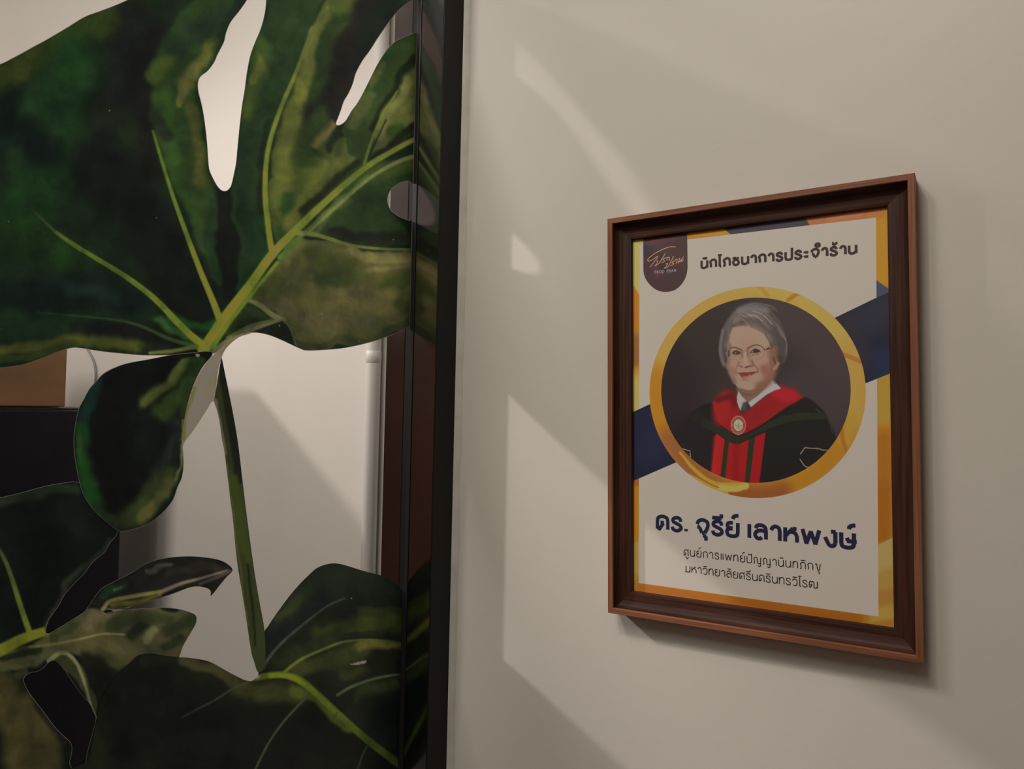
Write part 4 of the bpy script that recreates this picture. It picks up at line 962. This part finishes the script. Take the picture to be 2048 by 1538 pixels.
MARK = {   # drawn over or under the glyph before; x measured from that glyph's right edge
 'ั': [lin((-.42, 1.42), (-.42, 1.27)), lin((-.44, 1.27), (0, 1.30))],
 '้': [lin((-.40, 1.50), (-.26, 1.52)), arc((-.28, 1.52), (-.30, 1.36), (-.14, 1.34), (.06, 1.56))],
 'ุ': [lin((-.30, -.20), (-.10, -.20)), lin((-.12, -.20), (-.12, -.54))],
 'ู': [lin((-.42, -.18), (-.30, -.20)), arc((-.32, -.20), (-.30, -.40), (-.16, -.44), (-.04, -.36)), lin((-.04, -.16), (-.04, -.40))],
 'ี': [lin((-.58, 1.24), (-.02, 1.26)), lin((-.04, 1.24), (-.04, 1.54))],
 'ิ': [lin((-.56, 1.26), (.02, 1.28))],
 '์': [arc((-.28, 1.26), (-.24, 1.42), (-.10, 1.52), (.04, 1.54))],
}
def ribbon(pts, hw, V, Fc, cnt):
    p = np.asarray(pts, float)
    d = np.diff(p, axis=0); d /= np.linalg.norm(d, axis=1)[:, None]
    for i in range(1, len(p) - 1):                # a sharp corner is two strokes that overlap
        if d[i - 1] @ d[i] < 0.2:
            a = p[:i + 1].copy(); a[-1] += d[i - 1] * hw * 0.25
            b = p[i:].copy(); b[0] -= d[i] * hw * 0.25
            ribbon(a, hw, V, Fc, cnt); ribbon(b, hw, V, Fc, cnt)
            return
    t = np.diff(p, axis=0); t /= np.linalg.norm(t, axis=1)[:, None]
    n = np.stack([-t[:, 1], t[:, 0]], 1)
    off = []
    for i in range(len(p)):
        if i == 0: m = n[0]
        elif i == len(p) - 1: m = n[-1]
        else:
            m = n[i - 1] + n[i]; m = m / max(np.linalg.norm(m), 1e-6); m = m / max(m @ n[i], 0.45)
        off.append(m * hw)
    b = len(V)
    for q, o_ in zip(p, off): V.append(q + o_); V.append(q - o_)
    for i in range(len(p) - 1): Fc.append((b + 2 * i, b + 2 * i + 1, b + 2 * i + 3, b + 2 * i + 2))
    cnt.append(len(V))
def stag(cnt):                                    # lets overlapping pen strokes lie on one another
    z, a = np.zeros(cnt[-1]), 0
    for k, b in enumerate(cnt): z[a:b] = (k % 5) * 4e-6; a = b
    return z
def lettering(name, text, a, b, xh, sw, gap, mat, label, space=1.0, layer=5, slant=0.0):
    strokes, x = [], 0.0
    for ch in text:
        if ch == 'ำ':
            r = .19; c = np.array([x - gap - .08, 1.46]); q = np.linspace(0, 2 * math.pi, 15)
            strokes.append(np.stack([c[0] + r * np.cos(q), c[1] + r * np.sin(q)], 1)); ch = 'า'
        if ch in MARK:
            for kd, p in MARK[ch]:
                p = np.array(p) + (x - gap, 0); strokes.append(crom(p, 5) if kd == 'c' and len(p) > 2 else p)
            continue
        wd, S_ = G[ch]
        if ch == ' ': x += space; continue
        for kd, p in S_:
            p = np.array(p, float) + (x, 0); strokes.append(crom(p, 6) if kd == 'c' and len(p) > 2 else p)
        x += wd + gap
    tot = x - gap
    A, B = px2loc([a, b])
    dirv = (B - A) / np.linalg.norm(B - A); nrm = np.array([-dirv[1], dirv[0]])
    sx = np.linalg.norm(B - A) / (tot + sw); V, Fc, cnt = [], [], []
    for s in strokes:
        q = (s + (sw / 2, 0)) * (1, 1 - sw)
        q = np.where(True, q, q); q[:, 1] += sw / 2
        q = q * (sx, xh)
        ribbon(q, sw * xh / 2, V, Fc, cnt)
    V = np.array(V); L = A + V[:, :1] * dirv + V[:, 1:] * nrm
    zz = XP - 0.00004 * layer - stag(cnt)
    o = mesh_obj(name, loc2w(L[:, 0], L[:, 1], zz), Fc, mat, sheet_o)
    o['label'] = label
    return o
def hgt(p, q): l = px2loc([p, q]); return float(np.linalg.norm(l[0] - l[1]))
ink_brown = plain('brown_ink', alb((58, 42, 35)), 0.5, spec=0.3)
ink_navy = plain('navy_ink', alb((31, 32, 52)), 0.5, spec=0.3)
ink_black = plain('black_ink', alb((38, 28, 24)), 0.5, spec=0.3)
lettering('title_lettering', 'นักโภชนาการประจำร้าน', (1401, 539), (1715, 508.5), hgt((1401, 521), (1401, 539)) * 1.08, .235, .33, ink_brown, 'bold brown title line')
lettering('name_lettering', 'ดร. จุรีย์ เลาหพงษ์', (1311.5, 1060.5), (1714, 1101), hgt((1312, 1030), (1312, 1060)) * 1.09, .215, .29, ink_navy, 'large bold navy name line', 0.33)
lettering('caption_lettering', 'ศูนย์การแพทย์ปัญญานันทภิกขุ', (1367.5, 1111.5), (1641.5, 1142.5), hgt((1368, 1098.5), (1368, 1111.5)) * 1.06, .12, .31, ink_black, 'first thin black caption line')
lettering('caption_lettering', 'มหาวิทยาลัยศรีนครินทรวิโรฒ', (1370.5, 1144.5), (1636, 1178), hgt((1371, 1131), (1371, 1144.5)) * 1.04, .12, .275, ink_black, 'second thin black caption line')
# badge writing
def pen(name, lines, hw, mat, label):
    V, Fc, cnt = [], [], []
    for l in lines:
        p = px2loc(crom(cb(l), 5) if len(l) > 2 else np.array(cb(l)))
        ribbon(p, hw, V, Fc, cnt)
    V = np.array(V)
    mesh_obj(name, loc2w(V[:, 0], V[:, 1], XP - 0.00004 * 5 - stag(cnt)), Fc, mat, sheet_o)['label'] = label
ink_gold = plain('gold_ink', alb((178, 122, 82)), 0.45)
ink_white = plain('pale_ink', alb((168, 152, 146)), 0.5)
ink_grey = plain('faint_ink', alb((120, 100, 98)), 0.5)
pen('badge_script', [[(850, 400), (720, 398), (560, 450), (380, 540), (240, 640), (180, 715), (230, 735), (320, 690), (415, 620), (390, 690), (300, 800), (235, 885)],
    [(395, 735), (425, 735), (390, 810), (350, 845), (440, 800), (500, 720), (600, 555)], [(640, 650), (575, 670), (545, 700), (580, 720), (560, 760), (505, 775)], [(640, 725), (650, 660), (700, 645), (690, 700), (705, 720)],
    [(610, 810), (650, 790), (625, 860), (575, 905), (660, 875), (720, 770), (800, 620)], [(840, 730), (780, 745), (760, 775), (795, 790), (780, 825), (725, 840)], [(830, 705), (875, 690), (880, 740), (850, 800)],
    [(915, 690), (945, 665), (930, 720), (905, 780), (990, 690)], [(1035, 630), (990, 700), (960, 770)], [(985, 690), (1000, 745), (1030, 700)]], 0.00052, ink_gold, 'gold handwritten shop name')
def caps(word, x0, y0, x1, y1, h, names, hw, mat, label):
    LT = {'P': (.6, [[(.1, 0), (.1, 1)], [(.1, 1), (.42, .97), (.55, .76), (.42, .54), (.1, .5)], [(0, 0), (.22, 0)]]), 'R': (.68, [[(.1, 0), (.1, 1)], [(.1, 1), (.42, .97), (.54, .76), (.42, .54), (.1, .5)], [(.32, .5), (.66, 0)], [(0, 0), (.22, 0)]]),
          'O': (.78, [[(.4, 1), (.12, .84), (.04, .5), (.12, .16), (.4, 0), (.68, .16), (.76, .5), (.68, .84), (.4, 1)]]), 'D': (.74, [[(.1, 0), (.1, 1)], [(.1, 1), (.46, .96), (.7, .7), (.7, .3), (.46, .04), (.1, 0)]]),
          'A': (.72, [[(.02, 0), (.36, 1)], [(.36, 1), (.70, 0)], [(.14, .34), (.58, .34)]]), 'N': (.74, [[(.1, 0), (.1, 1)], [(.1, 1), (.66, 0)], [(.66, 0), (.66, 1)]]), ' ': (.45, [])}
    tot = sum(LT[c][0] + .22 for c in word) - .22; lines = []; x = 0
    for c in word:
        for l in LT[c][1]:
            lines.append([(x0 + (x + a) / tot * (x1 - x0), y0 + (x + a) / tot * (y1 - y0) - b * h) for a, b in l])
        x += LT[c][0] + .22
    pen(names, lines, hw, mat, label)
caps('PROD PRAN', 345, 1032, 855, 985, 62, 'badge_lettering', 0.00022, ink_white, 'small pale capitals under the gold script')
pen('badge_lettering', [[(488 + 17 * i, 1062 - 2.6 * i - (8 if i % 3 else 0)), (490 + 17 * i, 1038 - 2.6 * i)] for i in range(15) if i not in (6, 8)], 0.00012, ink_grey, 'tiny faint row under the capitals')
for o in sc.objects:
    if '_at' in o: del o['_at']
